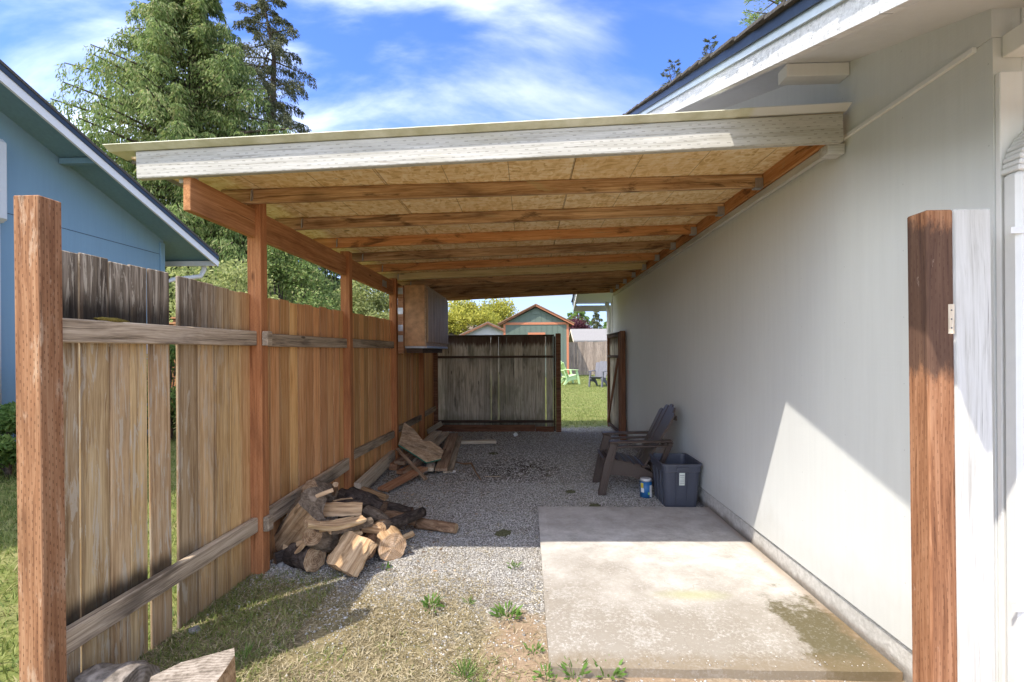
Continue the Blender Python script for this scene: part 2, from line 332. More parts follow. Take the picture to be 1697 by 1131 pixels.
M['gutter_white'] = plain('white_painted_metal', (0.70, 0.70, 0.68), 0.4, var=0.03)
M['blue_white'] = plain('bluish_white_fascia_strip', (0.50, 0.58, 0.64), 0.6, var=0.08, bump=0.2)
M['navy'] = plain('dark_navy_drip_edge', (0.022, 0.035, 0.058), 0.35, var=0.2)
M['shingle'] = plain('brown_grey_asphalt_shingle', (0.085, 0.075, 0.062), 0.95, var=0.5, bump=0.8, scale=60)
M['shingle_grey'] = plain('grey_asphalt_shingle', (0.20, 0.19, 0.18), 0.95, var=0.3, bump=0.5, scale=30)
M['shingle_tan'] = plain('tan_asphalt_shingle', (0.21, 0.17, 0.14), 0.95, var=0.3, bump=0.5, scale=30)
def flash():
    k = NT('dull_flashing_with_algae', 0.6, 0.3); p = k.pos(); x = k.xyz(p)[0]
    n = k.noise(p, 6, 6, 0.6)
    c = k.ramp(n, [(0.35, (0.46, 0.45, 0.30)), (0.65, (0.66, 0.65, 0.52))])
    return k.out(k.mix(k.sm(x, 1.15, 1.2), c, (0.62, 0.62, 0.60)), k.bump(n, 0.1))
M['flashing'] = flash()
M['metal'] = plain('galvanised_steel', (0.42, 0.43, 0.44), 0.45, 0.8, var=0.2)
M['meter'] = plain('pale_grey_meter_box', (0.58, 0.60, 0.58), 0.5, var=0.03)

def osb():
    k = NT('osb_sheathing', 0.8, 0.2)
    v = k.vmath('ADD', k.obj(), k.n('ShaderNodeCombineXYZ', {0: k.math('MULTIPLY', k.rnd(), 31.0)}).outputs[0])
    w = k.n('ShaderNodeTexNoise', {'Vector': v, 'Scale': 6.0, 'Detail': 2.0}).outputs['Color']
    v2 = k.vmath('ADD', v, k.vmath('MULTIPLY', w, (0.12, 0.12, 0.12)))
    a = k.vor(k.mapp(v2, (46, 15, 20), rot=(0, 0, 0.5)), 1.0).outputs['Color']
    b = k.vor(k.mapp(v2, (16, 52, 20), rot=(0, 0, -0.35)), 1.0).outputs['Color']
    t = k.math('ADD', k.math('MULTIPLY', k.xyz(a)[0], 0.5), k.math('MULTIPLY', k.xyz(b)[1], 0.5))
    fine = k.noise(k.mapp(v2, (20, 90, 20)), 1.0, 4)
    t = k.math('ADD', k.math('MULTIPLY', t, 0.6), k.math('MULTIPLY', fine, 0.4))
    c = k.ramp(t, [(0.22, (0.52, 0.32, 0.12)), (0.42, (0.74, 0.52, 0.25)), (0.6, (0.82, 0.63, 0.36)), (0.8, (0.86, 0.71, 0.48))])
    big = k.noise(v, 0.8, 4)
    c = k.mix(k.math('MULTIPLY', k.sm(big, 0.5, 0.7), 0.35), c, (0.68, 0.42, 0.16))
    wet = k.sm(k.noise(k.mapp(v, (1.0, 3.0, 1)), 2.2, 7, 0.7, 1.5), 0.63, 0.66)
    c = k.mix(k.math('MULTIPLY', wet, 0.55), c, (0.16, 0.065, 0.02))
    # printed stud lines every 16 inches
    x = k.xyz(k.obj())[0]
    ln = k.math('LESS_THAN', k.math('ABSOLUTE', k.math('SUBTRACT', k.math('FRACT', k.math('DIVIDE', x, 0.406)), 0.5)), 0.006)
    c = k.mix(k.math('MULTIPLY', ln, 0.6), c, (0.15, 0.07, 0.03))
    return k.out(c, k.bump(t, 0.2, 0.004))
M['osb'] = osb()

def ground_mat():
    k = NT('yard_ground', 0.95, 0.1); p = k.pos(); X, Y, Z = k.xyz(p)
    nb = k.noise(p, 1.6, 5, 0.6); nm = k.noise(p, 6, 5, 0.6); nf = k.noise(p, 45, 5, 0.7)
    # gravel
    vo = k.vor(p, 75); vc = k.xyz(vo.outputs['Color'])[0]
    gr = k.ramp(vc, [(0.0, (0.26, 0.248, 0.225)), (0.5, (0.43, 0.41, 0.375)), (0.85, (0.54, 0.515, 0.475)), (1.0, (0.62, 0.595, 0.54))])
    gr = k.mix(k.math('MULTIPLY', k.sm(vo.outputs['Distance'], 0.35, 0.6), 0.6), gr, (0.05, 0.045, 0.04))
    dust = k.sm(k.noise(p, 2.3, 6, 0.65), 0.52, 0.68)
    gr = k.mix(k.math('MULTIPLY', dust, 0.55), gr, (0.15, 0.12, 0.085))
    soil = k.ramp(nf, [(0.3, (0.07, 0.05, 0.032)), (0.7, (0.17, 0.125, 0.08))])
    tan = k.ramp(nf, [(0.3, (0.20, 0.14, 0.09)), (0.7, (0.34, 0.25, 0.165))])
    thatch = k.ramp(k.noise(k.mapp(p, (60, 25, 20), rot=(0, 0, 0.6)), 1.0, 5, 0.7), [(0.3, (0.11, 0.09, 0.045)), (0.55, (0.25, 0.205, 0.11)), (0.75, (0.38, 0.32, 0.19))])
    thatch = k.mix(k.sm(nm, 0.52, 0.64, 0.0, 0.7), thatch, (0.12, 0.12, 0.055))
    thatch = k.mix(k.math('MULTIPLY', k.sm(k.noise(p, 3.3, 4), 0.5, 0.62), 0.6), thatch, (0.20, 0.155, 0.105))
    lawn = k.ramp(k.noise(p, 7, 6, 0.65), [(0.3, (0.09, 0.12, 0.03)), (0.55, (0.17, 0.19, 0.055)), (0.75, (0.28, 0.26, 0.11))])
    rows = k.math('SINE', k.math('ADD', k.math('MULTIPLY', Y, 9.0), k.math('MULTIPLY', nb, 5)))
    lawn = k.mix(k.math('MULTIPLY', k.sm(rows, 0.2, 0.9), 0.35), lawn, (0.24, 0.22, 0.10))
    e1 = k.math('ADD', Y, k.math('ADD', k.math('MULTIPLY', k.math('SUBTRACT', nb, 0.5), 1.7), k.math('MULTIPLY', k.math('SUBTRACT', nm, 0.5), 0.7)))
    e1 = k.math('ADD', e1, k.math('MULTIPLY', k.math('ADD', X, 0.9), 0.33))
    gmask = k.math('MULTIPLY', k.sm(e1, 2.65, 3.2), k.sm(k.noise(p, 11, 6, 0.7), 0.36, 0.5, 0.55, 1.0))
    base = k.mix(gmask, thatch, gr)
    tm = k.math('MULTIPLY', k.sm(k.math('ADD', X, k.math('MULTIPLY', k.math('SUBTRACT', nm, 0.5), 0.5)), -0.30, -0.12), k.sm(e1, 3.2, 2.75))
    base = k.mix(tm, base, tan)
    spot = k.math('MULTIPLY', k.sm(k.n('ShaderNodeVectorMath', {0: p, 1: (-0.13, 6.3, 0)}, operation='DISTANCE').outputs['Value'], 0.75, 0.2), k.sm(nm, 0.35, 0.6))
    base = k.mix(k.math('MULTIPLY', spot, 0.95), base, (0.06, 0.043, 0.028))
    edge = k.sm(k.math('ADD', Y, k.math('MULTIPLY', k.math('SUBTRACT', nm, 0.5), 1.6)), 9.5, 10.1)
    left = k.sm(X, -1.86, -1.94)
    lm = k.math('MAXIMUM', edge, left)
    base = k.mix(lm, base, lawn)
    h = k.mix(k.math('MULTIPLY', gmask, k.math('SUBTRACT', 1.0, lm)), nf, k.math('SUBTRACT', 1.0, vo.outputs['Distance']))
    return k.out(base, k.bump(h, 0.8, 0.012))
M['ground'] = ground_mat()

def slab_mat():
    k = NT('stained_concrete', 0.85, 0.2); p = k.pos(); X, Y, Z = k.xyz(p)
    nb = k.noise(p, 1.7, 6, 0.6, 0.1); nm = k.noise(p, 6, 9, 0.72, 0.0); nf = k.noise(p, 60, 6, 0.75)
    c = k.ramp(nm, [(0.36, (0.36, 0.34, 0.305)), (0.5, (0.47, 0.445, 0.405)), (0.62, (0.58, 0.56, 0.52))])
    c = k.mix(k.math('MULTIPLY', k.sm(nf, 0.45, 0.65), 0.3), c, (0.60, 0.56, 0.49))
    # brown grime to the front left
    g = k.math('ADD', k.math('MULTIPLY', k.math('SUBTRACT', 3.55, Y), 0.55), k.math('ADD', k.math('MULTIPLY', k.math('SUBTRACT', 0.85, X), 0.22), k.math('MULTIPLY', k.math('SUBTRACT', nb, 0.5), 1.3)))
    gm = k.math('MULTIPLY', k.sm(g, 0.0, 0.55), k.sm(k.math('ADD', nf, k.math('MULTIPLY', nm, 0.9)), 0.70, 1.0))
    c = k.mix(k.math('MULTIPLY', gm, 0.8), c, (0.185, 0.155, 0.115))
    # moss at the front right, by the wall
    d = k.n('ShaderNodeVectorMath', {0: k.mapp(p, (1.45, 0.62, 1)), 1: (2.25, 1.50, 0)}, operation='DISTANCE').outputs['Value']
    mm = k.sm(k.math('ADD', d, k.math('MULTIPLY', k.math('SUBTRACT', nm, 0.5), 0.85)), 0.36, 0.22)
    c = k.mix(k.math('MULTIPLY', mm, k.sm(nf, 0.3, 0.5, 0.6, 0.97)), c, (0.105, 0.088, 0.045))
    fr = k.sm(k.math('ADD', Y, k.math('MULTIPLY', k.math('SUBTRACT', nm, 0.5), 0.3)), 2.40, 2.28)
    c = k.mix(k.math('MULTIPLY', fr, 0.6), c, (0.17, 0.125, 0.07))
    d2 = k.n('ShaderNodeVectorMath', {0: k.mapp(p, (1.0, 3.4, 1)), 1: (0.98, 9.95, 0)}, operation='DISTANCE').outputs['Value']
    c = k.mix(k.math('MULTIPLY', k.sm(k.math('ADD', d2, k.math('MULTIPLY', nm, 0.2)), 0.42, 0.12), 0.45), c, (0.33, 0.35, 0.12))
    # grime line along the wall, hairline scratches
    wl = k.sm(k.math('ADD', X, k.math('MULTIPLY', k.math('SUBTRACT', nm, 0.5), 0.25)), 1.60, 1.70)
    c = k.mix(k.math('MULTIPLY', wl, 0.6), c, (0.25, 0.17, 0.10))
    sc = k.sm(k.noise(k.mapp(p, (6, 30, 1), rot=(0, 0, 0.4)), 1.2, 6, 0.8, 2.0), 0.70, 0.74)
    c = k.mix(k.math('MULTIPLY', sc, 0.4), c, (0.25, 0.19, 0.14))
    ckv = k.n('ShaderNodeTexVoronoi', {'Vector': k.vmath('ADD', p, k.vmath('MULTIPLY', k.n('ShaderNodeTexNoise', {'Vector': p, 'Scale': 3.0, 'Detail': 6.0}).outputs['Color'], (0.5, 0.5, 0))), 'Scale': 0.75}, feature='DISTANCE_TO_EDGE').outputs['Distance']
    c = k.mix(k.math('MULTIPLY', k.math('MULTIPLY', k.sm(ckv, 0.003, 0.0005), k.sm(nm, 0.5, 0.6)), 0.35), c, (0.16, 0.13, 0.10))
    pit = k.sm(k.noise(p, 130, 3, 0.6), 0.66, 0.72)
    c = k.mix(k.math('MULTIPLY', pit, 0.5), c, (0.20, 0.16, 0.12))
    bk = k.sm(Y, 3.9, 4.1)
    c = k.mix(k.math('MULTIPLY', bk, 0.35), c, (0.30, 0.27, 0.25))
    return k.out(c, k.bump(k.math('ADD', nf, nm), 0.35, 0.006))
M['slab'] = slab_mat()

def stone_mat():
    k = NT('crushed_rock', 0.9, 0.15); i = k.island()
    c = k.ramp(i, [(0.0, (0.24, 0.228, 0.205)), (0.45, (0.41, 0.39, 0.355)), (0.75, (0.50, 0.48, 0.445)), (0.9, (0.55, 0.525, 0.475)), (1.0, (0.62, 0.595, 0.55))])
    return k.out(c)
M['stone'] = stone_mat()
def leaf_mat(name, cols, trans=0.35, rough=0.6, pscale=0.5):
    k = NT(name, rough, 0.25); i = k.island(); n = k.noise(k.pos(), pscale, 3)
    t = k.math('ADD', k.math('MULTIPLY', i, 0.6), k.math('MULTIPLY', n, 0.4))
    st = [(0.15 + 0.7 * j / (len(cols) - 1), c) for j, c in enumerate(cols)]
    c = k.ramp(t, st)
    k.set(k.b, 'Base Color', c)
    tr = k.n('ShaderNodeBsdfTranslucent', {0: c}); mxs = k.n('ShaderNodeMixShader', {0: trans, 1: k.b.outputs[0], 2: tr.outputs[0]})
    k.t.links.new(mxs.outputs[0], k.t.nodes['Material Output'].inputs[0])
    return k.m
M['cedar'] = leaf_mat('cedar_foliage', [(0.07, 0.115, 0.03), (0.14, 0.205, 0.055), (0.25, 0.32, 0.10), (0.32, 0.30, 0.13)], 0.5)
M['fir'] = leaf_mat('dark_fir_foliage', [(0.04, 0.055, 0.025), (0.09, 0.10, 0.045), (0.15, 0.15, 0.065)], 0.3)
M['green'] = leaf_mat('mid_green_foliage', [(0.08, 0.15, 0.035), (0.17, 0.27, 0.065), (0.30, 0.40, 0.12)], 0.5)
M['yellow'] = leaf_mat('yellow_green_foliage', [(0.16, 0.18, 0.03), (0.36, 0.35, 0.05), (0.52, 0.47, 0.09)], 0.45)
M['lime'] = leaf_mat('pale_green_foliage', [(0.16, 0.19, 0.06), (0.30, 0.33, 0.11), (0.45, 0.47, 0.20)], 0.5)
M['purple'] = leaf_mat('purple_leaves', [(0.04, 0.012, 0.018), (0.09, 0.025, 0.035), (0.13, 0.05, 0.05)])
M['grass'] = leaf_mat('lawn_grass', [(0.08, 0.13, 0.03), (0.17, 0.22, 0.05), (0.27, 0.30, 0.09), (0.38, 0.33, 0.16)], 0.4, pscale=1.2)
M['straw'] = leaf_mat('dry_clippings', [(0.11, 0.095, 0.05), (0.24, 0.195, 0.105), (0.38, 0.315, 0.19), (0.50, 0.43, 0.29)], 0.15, pscale=3)
M['weed'] = leaf_mat('weed_leaves', [(0.06, 0.13, 0.02), (0.12, 0.22, 0.04), (0.18, 0.28, 0.07)], 0.35)
M['chips'] = leaf_mat('wood_chips', [(0.07, 0.04, 0.025), (0.25, 0.15, 0.08), (0.55, 0.42, 0.27)], 0.05)
M['trunk'] = bark_mat('tree_bark', (0.03, 0.024, 0.018), (0.085, 0.066, 0.05), (0.16, 0.13, 0.10))

# ------------------------------------------------------------------ mesh helpers
def link(name, me, mat, parent=None, M4=None):
    o = bpy.data.objects.new(name, me); COL.objects.link(o)
    if mat is not None and len(me.materials) == 0: me.materials.append(mat)
    if M4 is None: M4 = Matrix.Identity(4)
    if parent is not None:
        pm = world_m(parent); o.parent = parent; M4 = pm.inverted() @ M4
    o.matrix_basis = M4
    return o
def world_m(o):
    m = o.matrix_basis.copy()
    while o.parent: o = o.parent; m = o.matrix_basis @ m
    return m
def tag(o, label=None, cat=None, group=None, kind=None):
    if label: o['label'] = label
    if cat: o['category'] = cat
    if group: o['group'] = group
    if kind: o['kind'] = kind
    return o
def thing(name, loc, label, cat, group=None):
    o = bpy.data.objects.new(name, None); COL.objects.link(o); o.location = loc; o.empty_display_size = 0.1
    return tag(o, label, cat, group)
_cache = {}
def cbox_mesh(dx, dy, dz, ch, mat):
    key = (round(dx, 3), round(dy, 4), round(dz, 4), round(ch, 4), mat.name)
    if key in _cache: return _cache[key]
    bm = bmesh.new(); bmesh.ops.create_cube(bm, size=1.0)
    for v in bm.verts: v.co = Vector((v.co.x * dx, v.co.y * dy, v.co.z * dz))
    if ch > 0:
        bmesh.ops.bevel(bm, geom=list(bm.edges), offset=min(ch, dx * .4, dy * .4, dz * .4), segments=1, affect='EDGES')
    me = bpy.data.meshes.new('piece'); bm.to_mesh(me); bm.free(); me.materials.append(mat)
    _cache[key] = me; return me
def bar(name, p0, p1, w, t, mat, parent=None, side=(0, 0, 1), ch=0.003):
    """box from p0 to p1 (grain along it), w across in the direction `side`, t the other way"""
    p0, p1 = Vector(p0), Vector(p1); ex = (p1 - p0); L = ex.length; ex.normalize()
    ey = Vector(side); ey = (ey - ex * ey.dot(ex)).normalized(); ez = ex.cross(ey)
    m = Matrix((ex, ey, ez)).transposed().to_4x4(); m.translation = (p0 + p1) / 2
    return link(name, cbox_mesh(L, w, t, ch, mat), mat, parent, m)
def box(name, lo, hi, mat, parent=None, ch=0.003):
    lo, hi = Vector(lo), Vector(hi); d = hi - lo
    return link(name, cbox_mesh(d.x, d.y, d.z, ch, mat), mat, parent, Matrix.Translation((lo + hi) / 2))
def mesh_bm(name, bm, mat, parent=None, smooth=False, origin=None, mats=None):
    me = bpy.data.meshes.new(name)
    if origin is not None: bmesh.ops.translate(bm, verts=bm.verts, vec=-Vector(origin))
    bmesh.ops.recalc_face_normals(bm, faces=bm.faces)
    bm.to_mesh(me); bm.free()
    if smooth:
        for p in me.polygons: p.use_smooth = True
    for m_ in (mats or [mat]): me.materials.append(m_)
    return link(name, me, mat, parent, Matrix.Translation(origin) if origin is not None else None)
def prism(name, pts, vec, mat, parent=None, origin=None, bev=0.0):
    """closed polygon pts (3-D) extruded along vec"""
    bm = bmesh.new(); vec = Vector(vec)
    a = [bm.verts.new(p) for p in pts]; b = [bm.verts.new(Vector(p) + vec) for p in pts]
    bm.faces.new(a); bm.faces.new(b[::-1]); n = len(a)
    for i in range(n): bm.faces.new((a[i], b[i], b[(i + 1) % n], a[(i + 1) % n]))
    if bev: bmesh.ops.bevel(bm, geom=list(bm.edges), offset=bev, segments=1, affect='EDGES')
    if origin is None: origin = sum((Vector(p) for p in pts), Vector()) / len(pts)
    return mesh_bm(name, bm, mat, parent, origin=origin)
def tube(name, pts, rad, mat, parent=None, n=10, origin=None, smooth=True, cap=True):
    bm = bmesh.new(); pts = [Vector(p) for p in pts]; rings = []
    for i, p in enumerate(pts):
        d = (pts[min(i + 1, len(pts) - 1)] - pts[max(i - 1, 0)]).normalized()
        u = d.orthogonal().normalized() if i == 0 else (u - d * u.dot(d)).normalized()
        v = d.cross(u); r = rad[i] if isinstance(rad, (list, tuple)) else rad
        rings.append([bm.verts.new(p + r * (u * math.cos(2 * math.pi * k / n) + v * math.sin(2 * math.pi * k / n))) for k in range(n)])
    for a, b in zip(rings, rings[1:]):
        for k in range(n): bm.faces.new((a[k], a[(k + 1) % n], b[(k + 1) % n], b[k]))
    if cap: bm.faces.new(rings[0][::-1]); bm.faces.new(rings[-1])
    return mesh_bm(name, bm, mat, parent, smooth, origin)
def from_np(name, V, F, mat, parent=None, M4=None, smooth=False):
    me = bpy.data.meshes.new(name); V = np.asarray(V, dtype=np.float32); F = np.asarray(F, dtype=np.int32)
    k = F.shape[1]
    me.vertices.add(len(V)); me.vertices.foreach_set('co', V.ravel())
    me.loops.add(F.size); me.loops.foreach_set('vertex_index', F.ravel())
    me.polygons.add(len(F)); me.polygons.foreach_set('loop_start', np.arange(0, F.size, k, dtype=np.int32))
    try: me.polygons.foreach_set('loop_total', np.full(len(F), k, dtype=np.int32))
    except Exception: pass
    me.update(calc_edges=True)
    if smooth: me.polygons.foreach_set('use_smooth', np.ones(len(F), dtype=bool))
    return link(name, me, mat, parent, M4)

# ------------------------------------------------------------------ ground
def ground_h(x, y):
    h = 0.014 * mnoise.noise(Vector((x * 0.9, y * 0.9, 1.3))) + 0.006 * mnoise.noise(Vector((x * 4, y * 4, 0.2)))
    if x < -1.2 and y < 9: h += 0.02 * min(1, (-1.2 - x) / 0.6)
    h -= 0.008
    if y > 12: h += min(0.12, (y - 12) * 0.01)
    return h
def axis_pts(lo, hi, step, far):
    inner = list(np.arange(lo, hi + 1e-6, step)); out = []
    d = step
    a = lo
    left = []
    while a > -far: d *= 1.5; a -= d; left.append(a)
    d = step; a = hi; right = []
    while a < far: d *= 1.5; a += d; right.append(a)
    return left[::-1] + inner + right
gx = axis_pts(-3.0, 3.0, 0.08, 900); gy = axis_pts(0.6, 12.0, 0.08, 900)
GV = [(x, y, ground_h(x, y)) for y in gy for x in gx]
nx_ = len(gx); GF = [(j * nx_ + i, j * nx_ + i + 1, (j + 1) * nx_ + i + 1, (j + 1) * nx_ + i) for j in range(len(gy) - 1) for i in range(nx_ - 1)]
tag(from_np('ground', GV, GF, M['ground'], smooth=True), kind='structure')

# concrete slab
SX0, SX1, SY0, SY1, SZ = 0.095, 1.698, 2.25, 4.60, 0.042
bm = bmesh.new()
nsx, nsy = 24, 34
top = {}
for j in range(nsy + 1):
    for i in range(nsx + 1):
        x = SX0 + (SX1 - SX0) * i / nsx; y = SY0 + (SY1 - SY0) * j / nsy
        if i == 0: x += 0.006 * mnoise.noise(Vector((y * 6, 3, 1)))
        if j == 0: y += 0.012 * mnoise.noise(Vector((x * 5, 1, 4)))
        if j == nsy: y += 0.006 * mnoise.noise(Vector((x * 5, 1, 9)))
        z = SZ + 0.003 * mnoise.noise(Vector((x * 3, y * 3, 0)))
        if i in (0, nsx) or j in (0, nsy): z -= 0.006
        top[i, j] = bm.verts.new((x, y, z))
for j in range(nsy):
    for i in range(nsx): bm.faces.new((top[i, j], top[i + 1, j], top[i + 1, j + 1], top[i, j + 1]))
ring = [(i, 0) for i in range(nsx)] + [(nsx, j) for j in range(nsy)] + [(i, nsy) for i in range(nsx, 0, -1)] + [(0, j) for j in range(nsy, 0, -1)]
low = {k: bm.verts.new((top[k].co.x, top[k].co.y, -0.12)) for k in ring}
for a, b in zip(ring, ring[1:] + ring[:1]): bm.faces.new((top[a], low[a], low[b], top[b]))
tag(mesh_bm('concrete_slab', bm, M['slab'], smooth=False), kind='structure')

# ------------------------------------------------------------------ white house on the right
WX = 1.70                      # face of the siding
HY0, HY1 = 1.81, 9.72          # wall corners
RX = 0.99                      # rake line
RIDGE = (HY0 + HY1) / 2
def zf(y): return 2.838 + 0.352 * (min(y, 2 * RIDGE - y) - 2.51)     # bottom of the rake fascia
ZS = 0.150                                                            # soffit above that
H = thing('white_house', (4.5, RIDGE, 0), 'single storey pale grey house with overhanging gable rake along the right side of the carport', 'house')
# foundation and walls
box('foundation', (WX + 0.012, HY0 + .01, -0.15), (8.0, HY1 - .01, 0.152), M['foundation'], H, 0.006)
zt = 2.635
lw = []
for y0, y1 in ((HY0, 2.95), (2.95, 4.17), (4.17, 5.39), (5.39, 6.61), (6.61, 7.83), (7.83, HY1)):
    box('siding_panel', (WX, y0 + 0.0004, 0.168), (WX + 0.10, y1 - 0.0004, zt), M['siding'], H, 0.0)
box('sill_gap', (WX + 0.03, HY0 + .02, 0.153), (WX + 0.09, HY1 - .02, 0.175), M['navy'], H, 0.0)
# gable triangle above the joint
def gz(y): return zf(y) + ZS + 0.004
for y0, y1 in ((HY0, RIDGE), (RIDGE, HY1)):
    prism('gable_siding', [(WX - 0.004, y0, zt + 0.002), (WX - 0.004, y1, zt + 0.002), (WX - 0.004, y1, gz(y1)), (WX - 0.004, y0, gz(y0))], (0.10, 0, 0), M['siding'], H)
box('siding_panel', (WX + 0.10, HY0 + 0.0, 0.162), (8.0, HY0 + 0.1, gz(HY0)), M['siding'], H)     # wall facing the viewer
box('siding_panel', (WX + 0.10, HY1 - 0.1, 0.162), (8.0, HY1, gz(HY1)), M['siding'], H)
box('wall_band', (WX - 0.018, HY0 + .06, zt - 0.014), (WX - 0.0005, HY1 - .1, zt + 0.006), M['white_trim'], H, 0.002)
box('corner_trim', (WX + 0.004, HY0 - 0.022, 0.162), (WX + 0.085, HY0 - 0.001, 2.50), M['white_trim'], H)
box('corner_trim', (WX - 0.02, HY1 - 0.085, 0.162), (WX - 0.001, HY1 + 0.004, 2.52), M['white_trim'], H)
# roof: soffit, fascia, strip, drip edge, shingles
EY0, EY1 = HY0 - 0.60, HY1 + 0.60
for y0, y1 in ((EY0, RIDGE), (EY1, RIDGE)):
    a, b = zf(y0) + ZS, zf(y1) + ZS
    prism('soffit', [(RX + 0.035, y0, a), (RX + 0.035, y1, b), (RX + 0.035, y1, b + .015), (RX + 0.035, y0, a + .015)], (7.2, 0, 0), M['soffit'], H)
    rf = prism('roof', [(RX - 0.02, y0, a + .018), (RX - 0.02, y1, b + .018), (RX - 0.02, y1, b + .03), (RX - 0.02, y0, a + .03)], (7.3, 0, 0), M['shingle'], H)
    prism('fascia_board', [(RX, y0, zf(y0)), (RX, y1, zf(y1)), (RX, y1, zf(y1) + .100), (RX, y0, zf(y0) + .100)], (0.036, 0, 0), M['rough_white'], H)
    prism('fascia_strip', [(RX - .012, y0, zf(y0) + .092), (RX - .012, y1, zf(y1) + .092), (RX - .012, y1, zf(y1) + .130), (RX - .012, y0, zf(y0) + .130)], (0.02, 0, 0), M['blue_white'], H)
    prism('drip_edge', [(RX - .024, y0, zf(y0) + .127), (RX - .024, y1, zf(y1) + .127), (RX - .024, y1, zf(y1) + .168), (RX - .024, y0, zf(y0) + .168)], (0.02, 0, 0), M['navy'], H)
    sgn = 1 if y1 > y0 else -1; yy = y0; 
    while (RIDGE - yy) * sgn > 0:
        L = 0.145
        y2 = yy + sgn * L
        z0 = zf(yy) + .176 + random.uniform(-.002, .003)
        x0 = RX - 0.045 + random.uniform(-.008, .006)
        bar('shingle', (x0 + .2, yy, z0 + .012), (x0 + .2, y2, zf(y2) + .180), 0.40, 0.013, M['shingle'], rf, (1, 0, 0), 0.0)
        yy = y2
    yy = y0
# outrigger blocks below the soffit and eave trim
for y in (2.62, 4.6, 6.9, 8.9):
    zc = zf(y) + ZS
    box('outrigger', (WX - 0.33, y - 0.045, zc - 0.085), (WX - 0.006, y + 0.045, zc - 0.018), M['white_trim'], H)
for y0 in (EY0, EY1):
    s = 1 if y0 < 5 else -1
    box('eave_fascia', (RX + 0.037, y0 - 0.02, zf(y0) - 0.01), (8.0, y0 + 0.02, zf(y0) + 0.11), M['white_trim'], H)
    g = y0 - s * 0.08
    prism('gutter', [(RX + 0.02, g - .06, zf(y0) + .12), (RX + .02, g - .04, zf(y0) + .02), (RX + .02, g + .04, zf(y0) + .02), (RX + .02, g + .055, zf(y0) + .12)], (7.0, 0, 0), M['gutter_white'], H)
# eave box at the near corner (boxed beam above the trim)
box('eave_beam', (WX + 0.03, HY0 - 0.40, 2.56), (WX + 0.12, HY0 - 0.001, 2.64), M['white_trim'], H)
# downspout with a ribbed elbow on the wall facing the viewer
dp = (WX + 0.040, HY0 - 0.064)
dsp = box('downspout', (dp[0] - 0.046, dp[1] - 0.03, 0.1), (dp[0] + 0.046, dp[1] + 0.03, 2.12), M['gutter_white'], H, 0.012)
for i in range(15):
    a = R(3 + 6 * i); c = Vector((dp[0] + 0.16, dp[1], 2.12))
    p = c + Vector((-math.cos(a) * 0.16, 0, math.sin(a) * 0.16)); d = Vector((math.sin(a), 0, math.cos(a)))
    bar('elbow_rib', p - d * 0.0095, p + d * 0.0095, 0.092 - (i % 2) * 0.004, 0.066, M['gutter_white'], dsp, (math.cos(a), 0, -math.sin(a)), 0.004)
for z in (1.90, 0.6):
    box('strap', (dp[0] - 0.075, dp[1] - 0.034, z), (dp[0] + 0.05, dp[1] - 0.030, z + 0.022), M['gutter_white'], dsp, 0.0)
# far downspout at the back corner of the wall
tube('rear_downspout', [(WX - 0.05, HY1 + 0.30, 2.5), (WX - 0.05, HY1 + 0.15, 2.42), (WX - 0.05, HY1 + 0.06, 2.3), (WX - 0.05, HY1 + 0.06, 0.1)], 0.045, M['gutter_white'], H, 8)

# ------------------------------------------------------------------ carport
FX = lambda y: -1.805 + 0.0125 * (y - 1.8)            # inner face of the fence posts
CP = thing('carport', (0, 6, 0), 'lean-to carport of reddish lumber with white front fascia fixed to the house wall', 'carport')
def zo(x): return 2.665 + 0.042 * x                   # underside of the sheathing
RL = -1.86
ledge = bar('ledger_board', (WX - 0.035, 2.68, 2.69), (WX - 0.035, 9.32, 2.69), 0.098, 0.040, M['rafter_red'], CP)
bar('ledger_trim', (WX - 0.022, 2.68, 2.612), (WX - 0.022, 9.36, 2.612), 0.050, 0.034, M['white_wood'], CP)
ys = [3.42 + 0.655 * i for i in range(9)] + [9.27]
for i, y in enumerate(ys):
    m_ = M['rafter_pale'] if i == 5 else M['rafter_red'] if i in (2, 4) else M['rafter']
    yl = y - 0.30 * (1 - i / 12.0) if i < 9 else y - 0.02
    r_ = bar('rafter', (-2.0, yl, zo(-2.0) - 0.0475), (WX - 0.060, y, zo(WX - 0.06) - 0.0475), 0.090, 0.040, m_, CP)
    if i == 0: r_['label'] = 'dark stained front rafter with pale mould patches'
    if i == 5: r_['label'] = 'pale yellowish rafter'
    box('joist_hanger', (WX - 0.115, y - 0.0245, zo(1.6) - 0.100), (WX - 0.058, y + 0.0245, zo(1.6) - 0.030), M['metal'], r_, 0.0)
    # hurricane tie at the beam
    x_ = FX(y) - 0.012
    prism('hurricane_tie', [(x_ + .015, yl - 0.03, 2.505), (x_ + .015, yl - 0.03, 2.575), (x_ + .015, yl - 0.05, 2.56), (x_ + .015, yl - 0.055, 2.49)], (0.006, 0, 0), M['metal'], r_)
# beam resting outboard of the posts
bar('beam', (FX(2.6) - 0.062, 2.585, 2.385), (FX(6.9) - 0.062, 6.95, 2.378), 0.190, 0.042, M['beam'], CP)
bar('beam', (FX(6.9) - 0.062, 6.955, 2.378), (FX(9.3) - 0.062, 9.32, 2.372), 0.190, 0.042, M['beam'], CP)
box('tie_plate', (FX(6) - 0.040, 5.95, 2.34), (FX(6) - 0.036, 6.12, 2.42), M['metal'], CP, 0)
for y in (3.20, 4.78, 6.42, 8.0):
    x = FX(y)
    p = bar('carport_post', (x - 0.045, y + 0.045, -0.15), (x - 0.054, y + 0.045, 2.545 - (y - 3.2) * .01), 0.092, 0.086, M['carpost'], CP, (1, 0, 0), 0.004)
